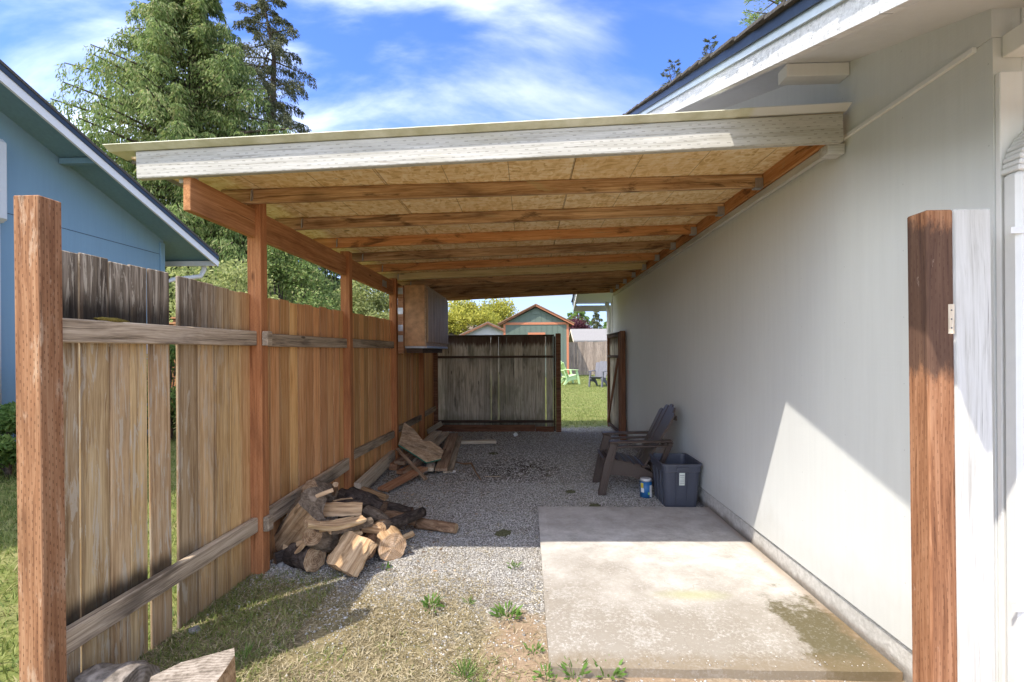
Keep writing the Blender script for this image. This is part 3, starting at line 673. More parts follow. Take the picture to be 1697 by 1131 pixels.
# sheathing
for xa, xb in ((-2.16, -0.93), (-0.926, 0.30), (0.304, 1.52), (1.524, 1.66)):
    for ya, yb in ((2.58, 4.70), (4.704, 7.05), (7.054, 9.40)):
        bar('osb_panel', (xa, (ya + yb) / 2, zo(xa) + 0.006), (xb, (ya + yb) / 2, zo(xb) + 0.006), yb - ya, 0.012, M['osb'], CP, (0, 1, 0), 0.0)
bar('roof_membrane', (-2.24, 6.05, zo(-2.24) + 0.026), (1.68, 6.05, zo(1.68) + 0.026), 6.75, 0.018, M['shingle_grey'], CP, (0, 1, 0), 0.0)
# white fascia across the front, with its drip flashing
def fbz(x): return 2.463 + (x + 2.12) * 0.0345
bar('fascia_board', (-2.125, 2.565 + .019, fbz(-2.125) + 0.072), (1.655, 2.565 + .019, fbz(1.655) + 0.072), 0.148, 0.038, M['white_fascia'], CP, (0, 0, 1), 0.004)
for x0, x1, dz in ((-2.27, 1.10, 0.0), (1.102, 1.668, 0.003)):
    a, b = fbz(x0) + 0.149 + dz, fbz(x1) + 0.149 + dz
    prism('drip_flashing', [(x0, 2.520, a + 0.022), (x0, 2.562, a + 0.001), (x0, 2.68, a + 0.001), (x0, 2.68, a + 0.030), (x0, 2.521, a + 0.026)], (x1 - x0, 0, b - a), M['flashing'], CP)
box('fascia_block', (1.60, 2.61, 2.545), (1.69, 2.69, 2.60), M['white_wood'], CP)
box('fascia_block', (-1.92, 2.61, fbz(-1.9) - 0.02), (-1.84, 2.66, fbz(-1.9) + 0.12), M['white_wood'], CP)

# ------------------------------------------------------------------ cedar side fence on the left
F = thing('side_fence', (-1.88, 5.5, 0), 'tall cedar board fence along the left, greyed and gappy near the front, orange further back', 'fence')
def fence_board(y0, y1, z1, lean=0.0, z0=0.0, xo=0.0, x_l=None):
    x = FX((y0 + y1) / 2) - 0.085 + xo
    zb = random.uniform(-0.05, -0.02)
    return bar('fence_board', (x, (y0 + y1) / 2, zb), (x, (y0 + y1) / 2 + lean, z1), y1 - y0, 0.017, M['fence'], F, (0, 1, 0), 0.004)
near = [(1.838, 1.972, 1.928, 0), (1.981, 2.118, 1.935, 0), (2.121, 2.225, 1.925, .004), (2.228, 2.33, 1.930, .003), (2.352, 2.486, 1.930, -0.012), (2.535, 2.688, 1.925, .003), (2.691, 2.83, 1.920, 0), (2.833, 2.972, 1.912, 0), (2.975, 3.09, 1.905, 0), (3.092, 3.198, 1.91, 0)]
for i, (a, b, z, ln) in enumerate(near): fence_board(a, b, z, ln, xo=random.uniform(-.004, .004))
y = 3.300
while y < 9.24:
    w = random.uniform(0.128, 0.142); b = min(y + w, 9.26)
    fence_board(y, b, 1.905 + 0.014 * (y - 3.3) + random.uniform(-.008, .008), random.uniform(-.003, .003), xo=random.uniform(-.004, .004)); y = b + 0.003
bar('fence_post', (FX(1.75) - 0.048, 1.79, -0.2), (FX(1.75) - 0.062, 1.79, 2.10), 0.100, 0.092, M['post'], F, (1, 0, 0), 0.004)
def rail(y0, y1, z0, z1, h=0.098, xo=0.0, m='rail', lab=None):
    o = bar('rail', (FX(y0) - 0.050 + xo, y0, z0), (FX(y1) - 0.050 + xo, y1, z1), h, 0.040, M[m], F, (0, 0, 1), 0.005)
    if lab: o['label'] = lab
rail(1.842, 3.198, 1.600, 1.607, lab='mossy grey upper rail')
rail(3.198, 3.262, 1.607, 1.607, xo=.071); rail(1.842, 3.198, 0.355, 0.352); rail(3.198, 3.262, 0.352, 0.352, xo=.071)
rail(3.295, 4.775, 1.600, 1.605, 0.092); rail(4.875, 6.41, 1.61, 1.615, 0.092); rail(6.52, 7.99, 1.62, 1.62, 0.09); rail(8.1, 9.2, 1.62, 1.62, 0.09)
rail(3.295, 4.86, 0.360, 0.400, 0.12, .012); rail(4.875, 6.41, 0.45, 0.42, 0.095, .0); rail(6.52, 7.99, 0.45, 0.43, 0.09); rail(8.1, 9.2, 0.45, 0.45, 0.09)
# rounded end block of the third lower rail
bar('rail', (FX(4.9) - 0.046, 4.90, 0.02), (FX(4.9) - 0.046, 4.90, 0.42), 0.055, 0.035, M['rail'], F, (0, 1, 0), 0.008)
# moss on top of the upper rail
bm = bmesh.new(); bmesh.ops.create_icosphere(bm, subdivisions=3, radius=1.0)
for v in bm.verts:
    v.co = Vector((v.co.x * 0.02, v.co.y * 0.085, v.co.z * 0.011)) * (1 + 0.5 * mnoise.noise(v.co * 3))
mesh_bm('moss_patch', bm, plain('yellow_moss', (0.16, 0.12, 0.02), 1.0, var=0.5, bump=1.0, scale=90), F, True).matrix_basis = Matrix.Translation(Vector((FX(2.1) - 0.05, 2.10, 1.655)) - F.location)

# ------------------------------------------------------------------ fence panel closing the back
B = thing('back_fence_panel', (-0.55, 9.3, 0), 'dark weathered board fence panel closing the back of the carport', 'fence')
bx0, bx1 = -1.745, 0.50; nb = 15
for i in range(nb):
    a = bx0 + (bx1 - bx0) * i / nb; b = bx0 + (bx1 - bx0) * (i + 1) / nb - (0.003 if i in (6, 7) else 0.0008)
    if i == nb - 1: a += 0.014
    yy = 9.315 + random.uniform(-.004, .004)
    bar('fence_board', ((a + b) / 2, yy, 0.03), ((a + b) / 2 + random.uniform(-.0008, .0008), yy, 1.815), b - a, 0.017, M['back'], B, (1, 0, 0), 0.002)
box('cap_board', (bx0 - .02, 9.24, 1.816), (bx1 + 0.02, 9.34, 1.845), M['back_trim'], B)
box('rail', (bx0, 9.245, 1.40), (bx1 + 0.005, 9.30, 1.445), M['back_trim'], B)
box('rail', (bx0, 9.262, 0.155), (bx1 + .005, 9.30, 0.205), M['back_trim'], B)
box('kick_board', (bx0 + .02, 9.235, -0.02), (bx1 - 0.35, 9.285, 0.115), M['red_trim'], B)
box('kick_board', (bx1 - 0.345, 9.225, -0.03), (bx1 + .0, 9.275, 0.085), M['red_trim'], B)
box('stile', (bx1 + 0.004, 9.24, 0.0), (bx1 + 0.040, 9.335, 1.812), M['back_trim'], B)
box('fence_post', (bx1 + 0.046, 9.20, -0.1), (bx1 + 0.142, 9.30, 1.865), M['red_trim'], B, 0.005)
box('fence_post', (FX(9.2) - 0.09, 9.17, -0.1), (FX(9.2) + 0.0, 9.232, 1.90), M['red_trim'], B, 0.005)

# open gate leaf folded back against the house wall
G = thing('gate_leaf', (1.62, 9.0, 0), 'open wooden gate leaf with diagonal brace standing against the house wall', 'gate')
gx0, gy0, gy1 = 1.585, 8.42, 9.62
for i in range(8):
    a = gy0 + (gy1 - gy0) * i / 8; b = gy0 + (gy1 - gy0) * (i + 1) / 8 - .004
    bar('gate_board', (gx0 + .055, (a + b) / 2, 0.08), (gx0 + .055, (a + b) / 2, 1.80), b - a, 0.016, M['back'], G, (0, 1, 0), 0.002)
bar('gate_stile', (gx0 + .022, gy0 + .02, 0.03), (gx0 + .022, gy0 + .02, 1.83), 0.04, 0.045, M['red_trim'], G, (0, 1, 0))
bar('gate_stile', (gx0 + .022, gy1 - .02, 0.03), (gx0 + .022, gy1 - .02, 1.83), 0.04, 0.045, M['red_trim'], G, (0, 1, 0))
for z in (0.10, 1.42, 1.80): bar('gate_rail', (gx0 + .022, gy0 + .045, z), (gx0 + .022, gy1 - .045, z), 0.05, 0.040, M['back_trim'], G)
bar('gate_brace', (gx0 - .002, gy0 + .06, 1.38), (gx0 - .002, gy1 - .06, 0.14), 0.07, 0.03, M['red_trim'], G)
box('gate_cap', (gx0 - .01, gy0 - .02, 1.832), (gx0 + .09, gy1, 1.852), M['back_trim'], G)
tag(bar('gate_post', (1.635, 8.33, -0.1), (1.635, 8.33, 1.865), 0.088, 0.088, M['red_trim'], None, (1, 0, 0), .004), 'reddish brown post beside the folded gate leaf at the wall', 'post')

# old gate posts by the near corner of the house
gpo = thing('gate_post', (1.5, 1.7, 0), 'old reddish brown timber post near the house corner with dark scorched stain', 'post')
bar('timber', (1.408, 1.718, -0.2), (1.396, 1.718, 1.975), 0.088, 0.088, M['brown_post'], gpo, (1, 0, 0), 0.005)
for zz_ in (1.575, 1.605, 1.635):
    tube('nail_head', [(1.431, 1.6730, zz_), (1.431, 1.6718, zz_)], 0.0024, M['navy'], gpo, 8)
bar('worn_patch', (1.431, 1.6737, 1.555), (1.431, 1.6737, 1.655), 0.020, 0.0016, M['scrap_pale'], gpo, (1, 0, 0), 0.0)
tag(bar('white_post', (1.517, 1.722, -0.2), (1.507, 1.722, 1.978), 0.126, 0.088, M['white_wood'], None, (1, 0, 0), 0.006), 'white painted timber beside the brown gate post at the house corner', 'post')

# ------------------------------------------------------------------ wall cabinet hung on the fence
K = thing('wall_cabinet', (-1.6, 7.4, 1.6), 'old brown kitchen wall cabinet hung under the carport on the fence posts', 'cabinet')
kx0, kx1, ky0, ky1, kz0, kz1 = -1.66, -1.385, 6.50, 8.25, 1.60, 2.425
box('carcass', (kx0, ky0, kz0), (kx1, ky1, kz1), M['cab_side'], K)
box('face_frame', (kx1 + .001, ky0 - .005, kz0 - .01), (kx1 + .022, ky1, kz1 + .005), M['cab_door'], K)
n = 4
for i in range(n):
    a = ky0 + .03 + (ky1 - ky0 - .06) * i / n; b = a + (ky1 - ky0 - .06) / n - 0.02
    d = bar('door', (kx1 + .033, (a + b) / 2, kz0 + .05), (kx1 + .033, (a + b) / 2, kz1 - .05), b - a, .02, M['cab_door'], K, (0, 1, 0), 0.004)
    box('door_groove', (kx1 + .0435, (a + b) / 2 - .004, kz0 + .06), (kx1 + .0445, (a + b) / 2 + .004, kz1 - .06), M['back_trim'], d, 0)
box('bottom_panel', (kx0, ky0 + .02, kz0 - .03), (kx1 + .03, ky1 - .02, kz0 - .001), M['metal'], K)
box('mounting_board', (FX(6.5) + 0.006, ky0 - 0.045, kz0 - .10), (kx0 - .003, ky0 + 0.045, kz1 - .01), M['scrap_red'], K)
for z in (1.66, 1.80, 2.03, 2.30): box('mending_plate', (FX(6.5) + 0.012, ky0 - 0.048, z), (kx0 - .008, ky0 - 0.0455, z + .085), M['metal'], K, 0)
box('support_cleat', (kx0, ky0 + .1, kz0 - .095), (kx1 - .05, ky1 - .1, kz0 - .032), M['back_trim'], K)

# ------------------------------------------------------------------ blue neighbour house on the left
BX = -7.0; BY1 = 9.1; BRX = -6.4
def bz(y): return 3.33 + 0.37 * (9.83 - y)            # bottom of the rake fascia
BRIDGE = 2.6
def bzz(y): return bz(y) if y >= BRIDGE else bz(2 * BRIDGE - y)
NB = thing('blue_house', (-11, 2.6, 0), 'blue neighbouring house with white rake fascia seen over the left fence', 'house')
prism('wall', [(BX, -3.9, 0), (BX, BY1, 0), (BX, BY1, bz(BY1) + .1), (BX, BRIDGE, bz(BRIDGE) + .1), (BX, -3.9, bzz(-3.9) + .1)], (-0.12, 0, 0), M['blue'], NB)
box('wall', (-16, BY1 - .12, 0), (BX - .121, BY1, bz(BY1) + .1), M['blue'], NB)
box('siding_seam', (BX + .0005, -3.9, 3.42), (BX + .004, BY1 - .1, 3.428), M['navy'], NB, 0)
box('corner_trim', (BX + .001, BY1 - .10, 0), (BX + .022, BY1 + .012, bz(BY1) + .05), M['blue'], NB)
for y0, y1 in ((9.83, BRIDGE), (-4.6, BRIDGE)):
    a, b = bzz(y0), bzz(y1)
    prism('soffit', [(BRX - .03, y0, a + .10), (BRX - .03, y1, b + .10), (BRX - .03, y1, b + .12), (BRX - .03, y0, a + .12)], (-9, 0, 0), M['blue_soffit'], NB)
    prism('roof', [(BRX + .02, y0, a + .20), (BRX + .02, y1, b + .20), (BRX + .02, y1, b + .24), (BRX + .02, y0, a + .24)], (-9.1, 0, 0), M['shingle'], NB)
    prism('fascia_board', [(BRX, y0, a), (BRX, y1, b), (BRX, y1, b + .135), (BRX, y0, a + .135)], (-.035, 0, 0), M['gutter_white'], NB)
    prism('drip_edge', [(BRX + .012, y0, a + .125), (BRX + .012, y1, b + .125), (BRX + .012, y1, b + .225), (BRX + .012, y0, a + .225)], (-.03, 0, 0), M['navy'], NB)
box('outrigger', (BX + .02, 7.0, bz(7.05) + .01), (BRX - .04, 7.09, bz(7.05) + .095), M['blue_soffit'], NB)
box('eave_board', (-14, 9.74, bz(9.83) + .0), (BRX - .036, 9.80, bz(9.83) + .10), M['gutter_white'], NB)
prism('gutter', [(BRX - .04, 9.80, bz(9.83) + .12), (BRX - .04, 9.81, bz(9.83) + .02), (BRX - .04, 9.90, bz(9.83) + .02), (BRX - .04, 9.93, bz(9.83) + .12)], (-7, 0, 0), M['gutter_white'], NB)
tube('downspout', [(-6.72, 9.86, bz(9.83) + .03), (-6.72, 9.85, 3.26), (-6.74, 9.78, 3.12), (-6.98, 9.30, 2.98), (-7.03, 9.16, 2.9), (-7.03, 9.16, 0.1)], 0.045, M['gutter_white'], NB, 8)
mbx = box('meter_box', (BX + .004, 5.45, 3.25), (BX + .16, 6.20, 4.35), M['meter'], NB, 0.05)
box('box_lid', (BX + .162, 5.5, 3.42), (BX + .175, 6.02, 4.20), M['meter'], mbx, 0.01)
tube('conduit', [(BX + .06, 6.10, 0.2), (BX + .06, 6.10, 3.25)], 0.045, M['meter'], NB, 8)

# ------------------------------------------------------------------ neighbour's second fence across the left yard
NF = thing('neighbour_fence', (-5, 11.6, 0), 'orange brown fence with square post caps across the neighbouring yard', 'fence')
cedar_plain = wood('orange_fence_plain', (0.28, 0.12, 0.05), (0.42, 0.20, 0.09), (0.52, 0.28, 0.14), tint=0.2)
x = -8.9
while x < -2.0:
    bar('fence_board', (x + .068, 11.6, 0.02), (x + .068, 11.6, 2.25), 0.136, 0.018, cedar_plain, NF, (1, 0, 0), 0); x += 0.139
box('top_rail', (-8.9, 11.53, 2.251), (-2.0, 11.68, 2.29), cedar_plain, NF)
for px in (-8.6, -6.2, -4.35, -2.95):
    p = box('fence_post', (px - .05, 11.54, 0), (px + .05, 11.584, 2.38), cedar_plain, NF)
    box('post_cap', (px - .08, 11.50, 2.381), (px + .08, 11.66, 2.42), cedar_plain, p)

# ------------------------------------------------------------------ shed in the back yard
orange = plain('orange_brown_shed_trim', (0.46, 0.17, 0.085), 0.7, var=0.1)
shedg = plain('sage_green_shed_siding', (0.115, 0.145, 0.115), 0.8, var=0.1, bump=0.3)
SHX0, SHX1, SHY = -1.31, 2.32, 27.0
S = thing('garden_shed', (0.5, 28.5, 0), 'sage green garden shed with orange trim and gabled roof behind the fence panel', 'shed')
mx_, EZ, PZ = (SHX0 + SHX1) / 2, 3.12, 4.02
nbp = 12
for i in range(nbp):
    a = SHX0 + (SHX1 - SHX0) * i / nbp + .008; b = SHX0 + (SHX1 - SHX0) * (i + 1) / nbp - .008
    t = lambda q: EZ + (PZ - EZ) * (1 - abs(q - mx_) / (SHX1 - mx_))
    pts = [(a, SHY, .1), (b, SHY, .1), (b, SHY, t(b))] + ([(mx_, SHY, PZ)] if a < mx_ < b else []) + [(a, SHY, t(a))]
    prism('siding_board', pts, (0, 0.03, 0), shedg, S)
box('wall', (SHX0, SHY + .031, .05), (SHX1, SHY + 3.6, EZ - .02), shedg, S)
prism('gable_back', [(SHX0, SHY + .031, EZ - .02), (SHX1, SHY + .031, EZ - .02), (mx_, SHY + .031, PZ)], (0, 3.5, 0), shedg, S)
box('corner_trim', (SHX0 - .01, SHY - .03, .1), (SHX0 + .11, SHY - .002, EZ), orange, S)
box('corner_trim', (SHX1 - .11, SHY - .03, .1), (SHX1 + .01, SHY - .002, EZ), orange, S)
box('band_trim', (SHX0 + .112, SHY - .03, EZ - .06), (SHX1 - .112, SHY - .002, EZ + .07), orange, S)
for sgn in (-1, 1):
    ex = mx_ + sgn * (SHX1 - mx_ + .28); ez = EZ - .13
    prism('rake_board', [(ex, SHY - .25, ez + .0), (mx_, SHY - .25, PZ + .05), (mx_, SHY - .25, PZ + .14), (ex, SHY - .25, ez + .09)], (0, 0.03, 0), M['red_trim'] if sgn < 0 else orange, S)
    prism('roof', [(ex + sgn * .04, SHY - .29, ez + .09), (mx_, SHY - .29, PZ + .145), (mx_, SHY - .29, PZ + .20), (ex + sgn * .04, SHY - .29, ez + .145)], (0, 4.2, 0), M['bark_red'], S)
box('gable_vent', (mx_ - .25, SHY - .03, 3.62), (mx_ + .25, SHY - .002, 3.84), shedg, S)
wf = box('window_frame', (0.05, SHY - .035, 1.9), (1.02, SHY - .003, 2.62), orange, S)
wp = box('pane', (0.15, SHY - .045, 2.0), (0.92, SHY - .036, 2.5), plain('window_glass', (0.03, 0.035, 0.04), 0.08, spec=0.8), wf, 0)
for xx in (0.40, 0.66): box('muntin', (xx, SHY - .055, 2.0), (xx + .03, SHY - .046, 2.5), M['gutter_white'], wf, 0)

FF = thing('far_fence', (3.6, 30, 0), 'weathered grey board fence closing the back lawn right of the shed', 'fence')
x = 2.55; fy = 30.0
while x < 8.5:
    w = random.uniform(0.17, 0.21)
    bar('fence_board', (x + w / 2, fy + random.uniform(-.01, .01), 0.1), (x + w / 2 + random.uniform(-.02, .02), fy, 2.15 + random.uniform(-.03, .03)), w - .014, 0.02, M['far_fence'], FF, (1, 0, 0), 0); x += w
box('rail', (2.5, fy + .02, 0.45), (8.5, fy + .08, 0.55), M['far_fence'], FF); box('rail', (2.5, fy + .02, 1.7), (8.5, fy + .08, 1.8), M['far_fence'], FF)
FG = thing('far_left_fence', (-8, 30, 0), 'weathered grey board fence of the back yard running left from behind the shed', 'fence')
x = -16.0
while x < -2.0:
    bar('fence_board', (x + .09, fy, 0.1), (x + .09, fy, 2.12), 0.175, 0.02, M['far_fence'], FG, (1, 0, 0), 0); x += 0.19

# two small roofs beyond the far fence
wallw = plain('off_white_far_wall', (0.55, 0.54, 0.50), 0.8)
def gable_building(name, label, c, w, dpt, eave, peak, wallm, roofm, axis, trim):
    t = thing(name, c, label, 'house'); x0, y0 = c[0], c[1]; o = .35
    if axis == 'x':      # ridge along x: long roof slope faces the viewer
        box('wall', (x0 - w / 2, y0 - dpt / 2, 0), (x0 + w / 2, y0 + dpt / 2, eave), wallm, t)
        for s in (-1, 1):
            prism('roof', [(x0 - w / 2 - o, y0 + s * (dpt / 2 + o), eave - .08), (x0 - w / 2 - o, y0, peak), (x0 - w / 2 - o, y0, peak + .1), (x0 - w / 2 - o, y0 + s * (dpt / 2 + o), eave + .02)], (w + 2 * o, 0, 0), roofm, t)
            prism('rake_board', [(x0 - w / 2 - o - .04, y0 + s * (dpt / 2 + o), eave - .16), (x0 - w / 2 - o - .04, y0, peak - .06), (x0 - w / 2 - o - .04, y0, peak + .06), (x0 - w / 2 - o - .04, y0 + s * (dpt / 2 + o), eave - .04)], (.035, 0, 0), trim, t)
        prism('gable', [(x0 - w / 2 + .01, y0 - dpt / 2 + .01, eave), (x0 - w / 2 + .01, y0 + dpt / 2 - .01, eave), (x0 - w / 2 + .01, y0, peak)], (w - .02, 0, 0), wallm, t)
    else:
        box('wall', (x0 - w / 2, y0 - dpt / 2, 0), (x0 + w / 2, y0 + dpt / 2, eave), wallm, t)
        for s in (-1, 1):
            prism('roof', [(x0 + s * (w / 2 + o), y0 - dpt / 2 - o, eave - .1), (x0, y0 - dpt / 2 - o, peak), (x0, y0 - dpt / 2 - o, peak + .1), (x0 + s * (w / 2 + o), y0 - dpt / 2 - o, eave)], (0, dpt + 2 * o, 0), roofm, t)
            prism('rake_board', [(x0 + s * (w / 2 + o), y0 - dpt / 2 - o - .04, eave - .2), (x0, y0 - dpt / 2 - o - .04, peak - .1), (x0, y0 - dpt / 2 - o - .04, peak + .05), (x0 + s * (w / 2 + o), y0 - dpt / 2 - o - .04, eave - .05)], (0, .035, 0), trim, t)
        prism('gable', [(x0 - w / 2 + .01, y0 - dpt / 2 + .01, eave), (x0 + w / 2 - .01, y0 - dpt / 2 + .01, eave), (x0, y0 - dpt / 2 + .01, peak)], (0, dpt - .02, 0), wallm, t)
    return t
p = at(808, 560, 34)
gable_building('far_house', 'far house with tan shingle roof and white gable left of the green shed', (p.x, p.y + 3, 0), 3.4, 5, 2.80, 3.62, wallw, M['shingle_tan'], 'y', M['red_trim'])
gable_building('far_house', 'far house with long tan roof slope showing behind the hanging cabinet', (p.x - 7.0, p.y + 7, 0), 10.0, 5, 2.5, 3.75, wallw, M['shingle_tan'], 'x', M['red_trim'])
p = at(1000, 560, 36)
fo = gable_building('far_outbuilding', 'far outbuilding with grey shingle roof above the grey board fence', (p.x + 1.2, p.y + 2, 0), 6.2, 4.4, 2.35, 3.25, M['far_fence'], M['shingle_grey'], 'x', M['scrap_pale'])

# ------------------------------------------------------------------ trees and shrubs
def diamonds(P, D, Ln, W):
    n = len(P); D = D / np.linalg.norm(D, axis=1, keepdims=True)
    r = rng.normal(size=(n, 3)); s = np.cross(D, r); s /= np.linalg.norm(s, axis=1, keepdims=True) + 1e-9
    Ln = np.asarray(Ln).reshape(-1, 1); W = np.asarray(W).reshape(-1, 1)
    mid = P + D * Ln * 0.5
    V = np.stack([P, mid + s * W * 0.5, P + D * Ln, mid - s * W * 0.5], 1).reshape(-1, 3)
    i = np.arange(n)[:, None] * 4
    return V, np.concatenate([i, i + 1, i + 2, i + 3], 1)
def trunk_mesh(name, base, h, r, parent, mat, limbs=()):
    V = []; Fc = []
    def cone(p0, p1, r0, r1, n=8):
        p0, p1 = np.array(p0, float), np.array(p1, float); d = p1 - p0; d /= np.linalg.norm(d)
        u = np.cross(d, (0.3, 0.2, 0.9) if abs(d[2]) < .9 else (1, 0, 0)); u /= np.linalg.norm(u); v = np.cross(d, u); b = len(V)
        for p, rr in ((p0, r0), (p1, r1)):
            for k in range(n): V.append(p + rr * (u * math.cos(6.2832 * k / n) + v * math.sin(6.2832 * k / n)))
        for k in range(n): Fc.append((b + k, b + (k + 1) % n, b + n + (k + 1) % n, b + n + k))
    steps = 6; q = [np.array([base[0] + .02 * h * math.sin(i * 1.7) * (i > 0), base[1], base[2] + h * i / steps]) for i in range(steps + 1)]
    for i in range(steps): cone(q[i], q[i + 1], r * (1 - i / steps) ** .8 + .015, r * (1 - (i + 1) / steps) ** .8 + .012)
    for a, b, rr in limbs: cone(a, b, rr, rr * .25, 5)
    return from_np(name, V, Fc, mat, parent, None, True)
def conifer(loc, h, rad, label, mat, nb=150, per=320, z0=0.5, droop=0.35, up=0.25, ln=(0.18, 0.36), wd=0.07, power=0.75, hang=0.8, group=None, name='conifer_tree', cat='tree', zmin=None, seed=1):
    g = np.random.default_rng(seed)
    T = thing(name, loc, label, cat, group)
    Ps, Ds, limbs = [], [], []
    for b in range(nb):
        t = (b + g.random()) / nb; z = z0 + (h - z0) * t ** 0.9
        L = rad * (1 - (z - z0) / (h - z0)) ** power * g.uniform(0.5, 1.0) * (1.22 if g.random() < .16 else 1.0) + 0.15
        a = b * 2.399 + g.normal() * .3
        dr = np.array([math.cos(a), math.sin(a), 0])
        end = np.array([0, 0, z]) + dr * L + np.array([0, 0, up * L - droop * L])
        limbs.append((np.array([loc[0], loc[1], loc[2] + z]), end + np.array(loc), 0.018 * L + .01))
        k = int(per * (0.25 + 0.75 * L / rad)); s = np.sqrt(g.random(k)) * 0.97 + .04
        side = g.normal(size=k) * 0.16 * L * (1.15 - s)
        perp = np.array([-dr[1], dr[0], 0])
        # twigs: cluster the sprays along a few laterals
        q = np.round(s * 9) / 9 + g.normal(size=k) * .025
        P = np.outer(q * L, dr) + np.outer(side, perp)
        P[:, 2] += z + up * L * q - droop * L * q ** 2 - g.random(k) ** 1.5 * 0.22 * L - np.abs(side) * .3
        D = np.outer(np.ones(k) * (1 - hang), dr) + np.outer(np.sign(side) * .35, perp) + g.normal(size=(k, 3)) * 0.28
        D[:, 2] -= hang
        Ps.append(P); Ds.append(D)
    P = np.concatenate(Ps); D = np.concatenate(Ds); n = len(P)
    V, Fc = diamonds(P, D, g.uniform(ln[0], ln[1], n), g.uniform(.6, 1.2, n) * wd)
    trunk_mesh('trunk', loc, h * 0.98, 0.02 * h, T, M['trunk'], limbs)
    from_np('crown', V, Fc, mat, T, Matrix.Translation(loc))
    return T
def bushy(loc, h, rad, label, mat, n=16000, lsize=(.10, .2), trunk_r=.1, z0=.6, blobs=46, group=None, name='broadleaf_tree', cat='tree', seed=3, hang=0.0):
    g = np.random.default_rng(seed)
    T = thing(name, loc, label, cat, group); c = []
    limbs = []
    for b in range(blobs):
        while True:
            q = g.uniform(-1, 1, 3)
            if np.linalg.norm(q) < 1: break
        q = q / max(np.linalg.norm(q), .3) * g.uniform(.45, .92)
        cz = z0 + (h - z0) * (0.5 + 0.5 * q[2]); f = 1.0 - 0.25 * max(0, q[2])
        cc = np.array([q[0] * rad * f, q[1] * rad * f, cz]); c.append(cc)
        limbs.append((np.array(loc) + (0, 0, z0 + (cz - z0) * .25), np.array(loc) + cc, .025 * h * .3))
    P = []
    per = n // blobs
    for cc in c:
        r = g.uniform(.16, .34) * (h - z0) * .5
        d = g.normal(size=(per, 3)); d /= np.linalg.norm(d, axis=1, keepdims=True)
        P.append(cc + d * r * g.random((per, 1)) ** .4 * np.array([1.15, 1.15, .8]))
    P = np.concatenate(P); D = g.normal(size=P.shape); D[:, 2] -= hang
    V, Fc = diamonds(P, D, g.uniform(lsize[0], lsize[1], len(P)), g.uniform(.5, .9, len(P)) * lsize[1] * .55)
    trunk_mesh('trunk', loc, h * .75, trunk_r, T, M['trunk'], limbs)
    from_np('crown', V, Fc, mat, T, Matrix.Translation(loc))
    return T
def base(px, d, z=0.0):
    p = at(px, HY, d); return (p.x, p.y, z)
conifer(base(316, 21), 19.4, 8.6, 'huge feathery olive green cedar standing behind the blue house', M['cedar'], 470, 1000, z0=0.3, droop=.42, up=.40, ln=(.11, .27), wd=.052, power=.86, hang=.85, seed=5, name='cedar_tree')
conifer(base(447, 25), 20.6, 5.2, 'tall dark fir with ragged drooping limbs beside the big cedar', M['fir'], 130, 900, z0=2, droop=.42, up=.30, ln=(.10, .22), wd=.05, power=.58, hang=.7, seed=8, name='fir_tree')
conifer(base(520, 23), 8.6, 3.2, 'mid sized blue green conifer seen between the carport posts', M['fir'], 110, 330, z0=.3, ln=(.16, .3), wd=.08, seed=11, name='fir_tree')
bushy(base(462, 17), 5.6, 2.4, 'olive green leafy tree just left of the middle carport post', M['cedar'], 22000, (.08, .17), z0=.4, seed=12, name='leafy_tree')
bushy(base(372, 14.5), 4.6, 1.6, 'soft light green young tree below the big cedar', M['lime'], 15000, (.08, .18), z0=.3, seed=22, hang=.5, name='young_tree')
bushy(base(615, 21), 5.0, 2.6, 'pale yellow green shrub above the fence beside the cabinet', M['lime'], 26000, (.08, .18), z0=.2, seed=13, name='tall_shrub', cat='shrub')
bushy(base(560, 24), 5.6, 2.0, 'loose grey green tree between the two carport posts', M['cedar'], 12000, (.09, .18), z0=.3, seed=14, name='loose_tree')
bushy(base(768, 41), 6.4, 3.6, 'yellow flowering tree behind the cabinet and the tan roof', M['yellow'], 26000, (.14, .28), z0=.2, seed=15, blobs=60, name='yellow_tree')
bushy(base(822, 46), 6.9, 2.6, 'yellow green tree just left of the shed gable', M['yellow'], 14000, (.15, .3), z0=.4, seed=16, name='yellow_tree')
bushy(base(770, 31.5), 2.95, .9, 'small bright green bush in front of the tan roof', M['weed'], 6000, (.08, .16), z0=.2, seed=17, blobs=20, name='green_bush', cat='bush')
bushy(base(954, 44), 5.2, 1.75, 'dark purple leaved tree right of the shed', M['purple'], 14000, (.12, .22), z0=.4, seed=18, name='purple_tree')
conifer(base(957, 70), 8.4, 2.6, 'rounded green conifer rising above the purple tree', M['green'], 60, 160, z0=.5, ln=(.3, .5), wd=.16, power=.35, seed=19)
conifer(base(989, 72), 8.0, 2.6, 'dark open fir above the grey outbuilding roof', M['fir'], 44, 110, z0=.5, ln=(.3, .6), wd=.14, power=.8, seed=20)
conifer(base(1006, 66), 5.9, 2.0, 'short green conifer beside the house eave far behind', M['green'], 40, 110, z0=.5, ln=(.3, .5), wd=.14, seed=21)
conifer(base(935, 80), 7.2, 1.0, 'thin dark conifer top just right of the shed roof', M['fir'], 30, 70, z0=.5, ln=(.3, .5), wd=.14, seed=23)
conifer(base(1118, 32), 20.8, 3.4, 'slim fir tip peeking over the house roof, nearest the carport', M['fir'], 90, 90, z0=9, ln=(.16, .34), wd=.05, hang=-.25, up=.5, seed=31, name='fir_tree')
conifer(base(1180, 32), 22.3, 3.6, 'blue green fir tip peeking over the house roof, middle of three', M['fir'], 100, 110, z0=9, ln=(.16, .34), wd=.05, hang=-.25, up=.5, seed=32, name='fir_tree')
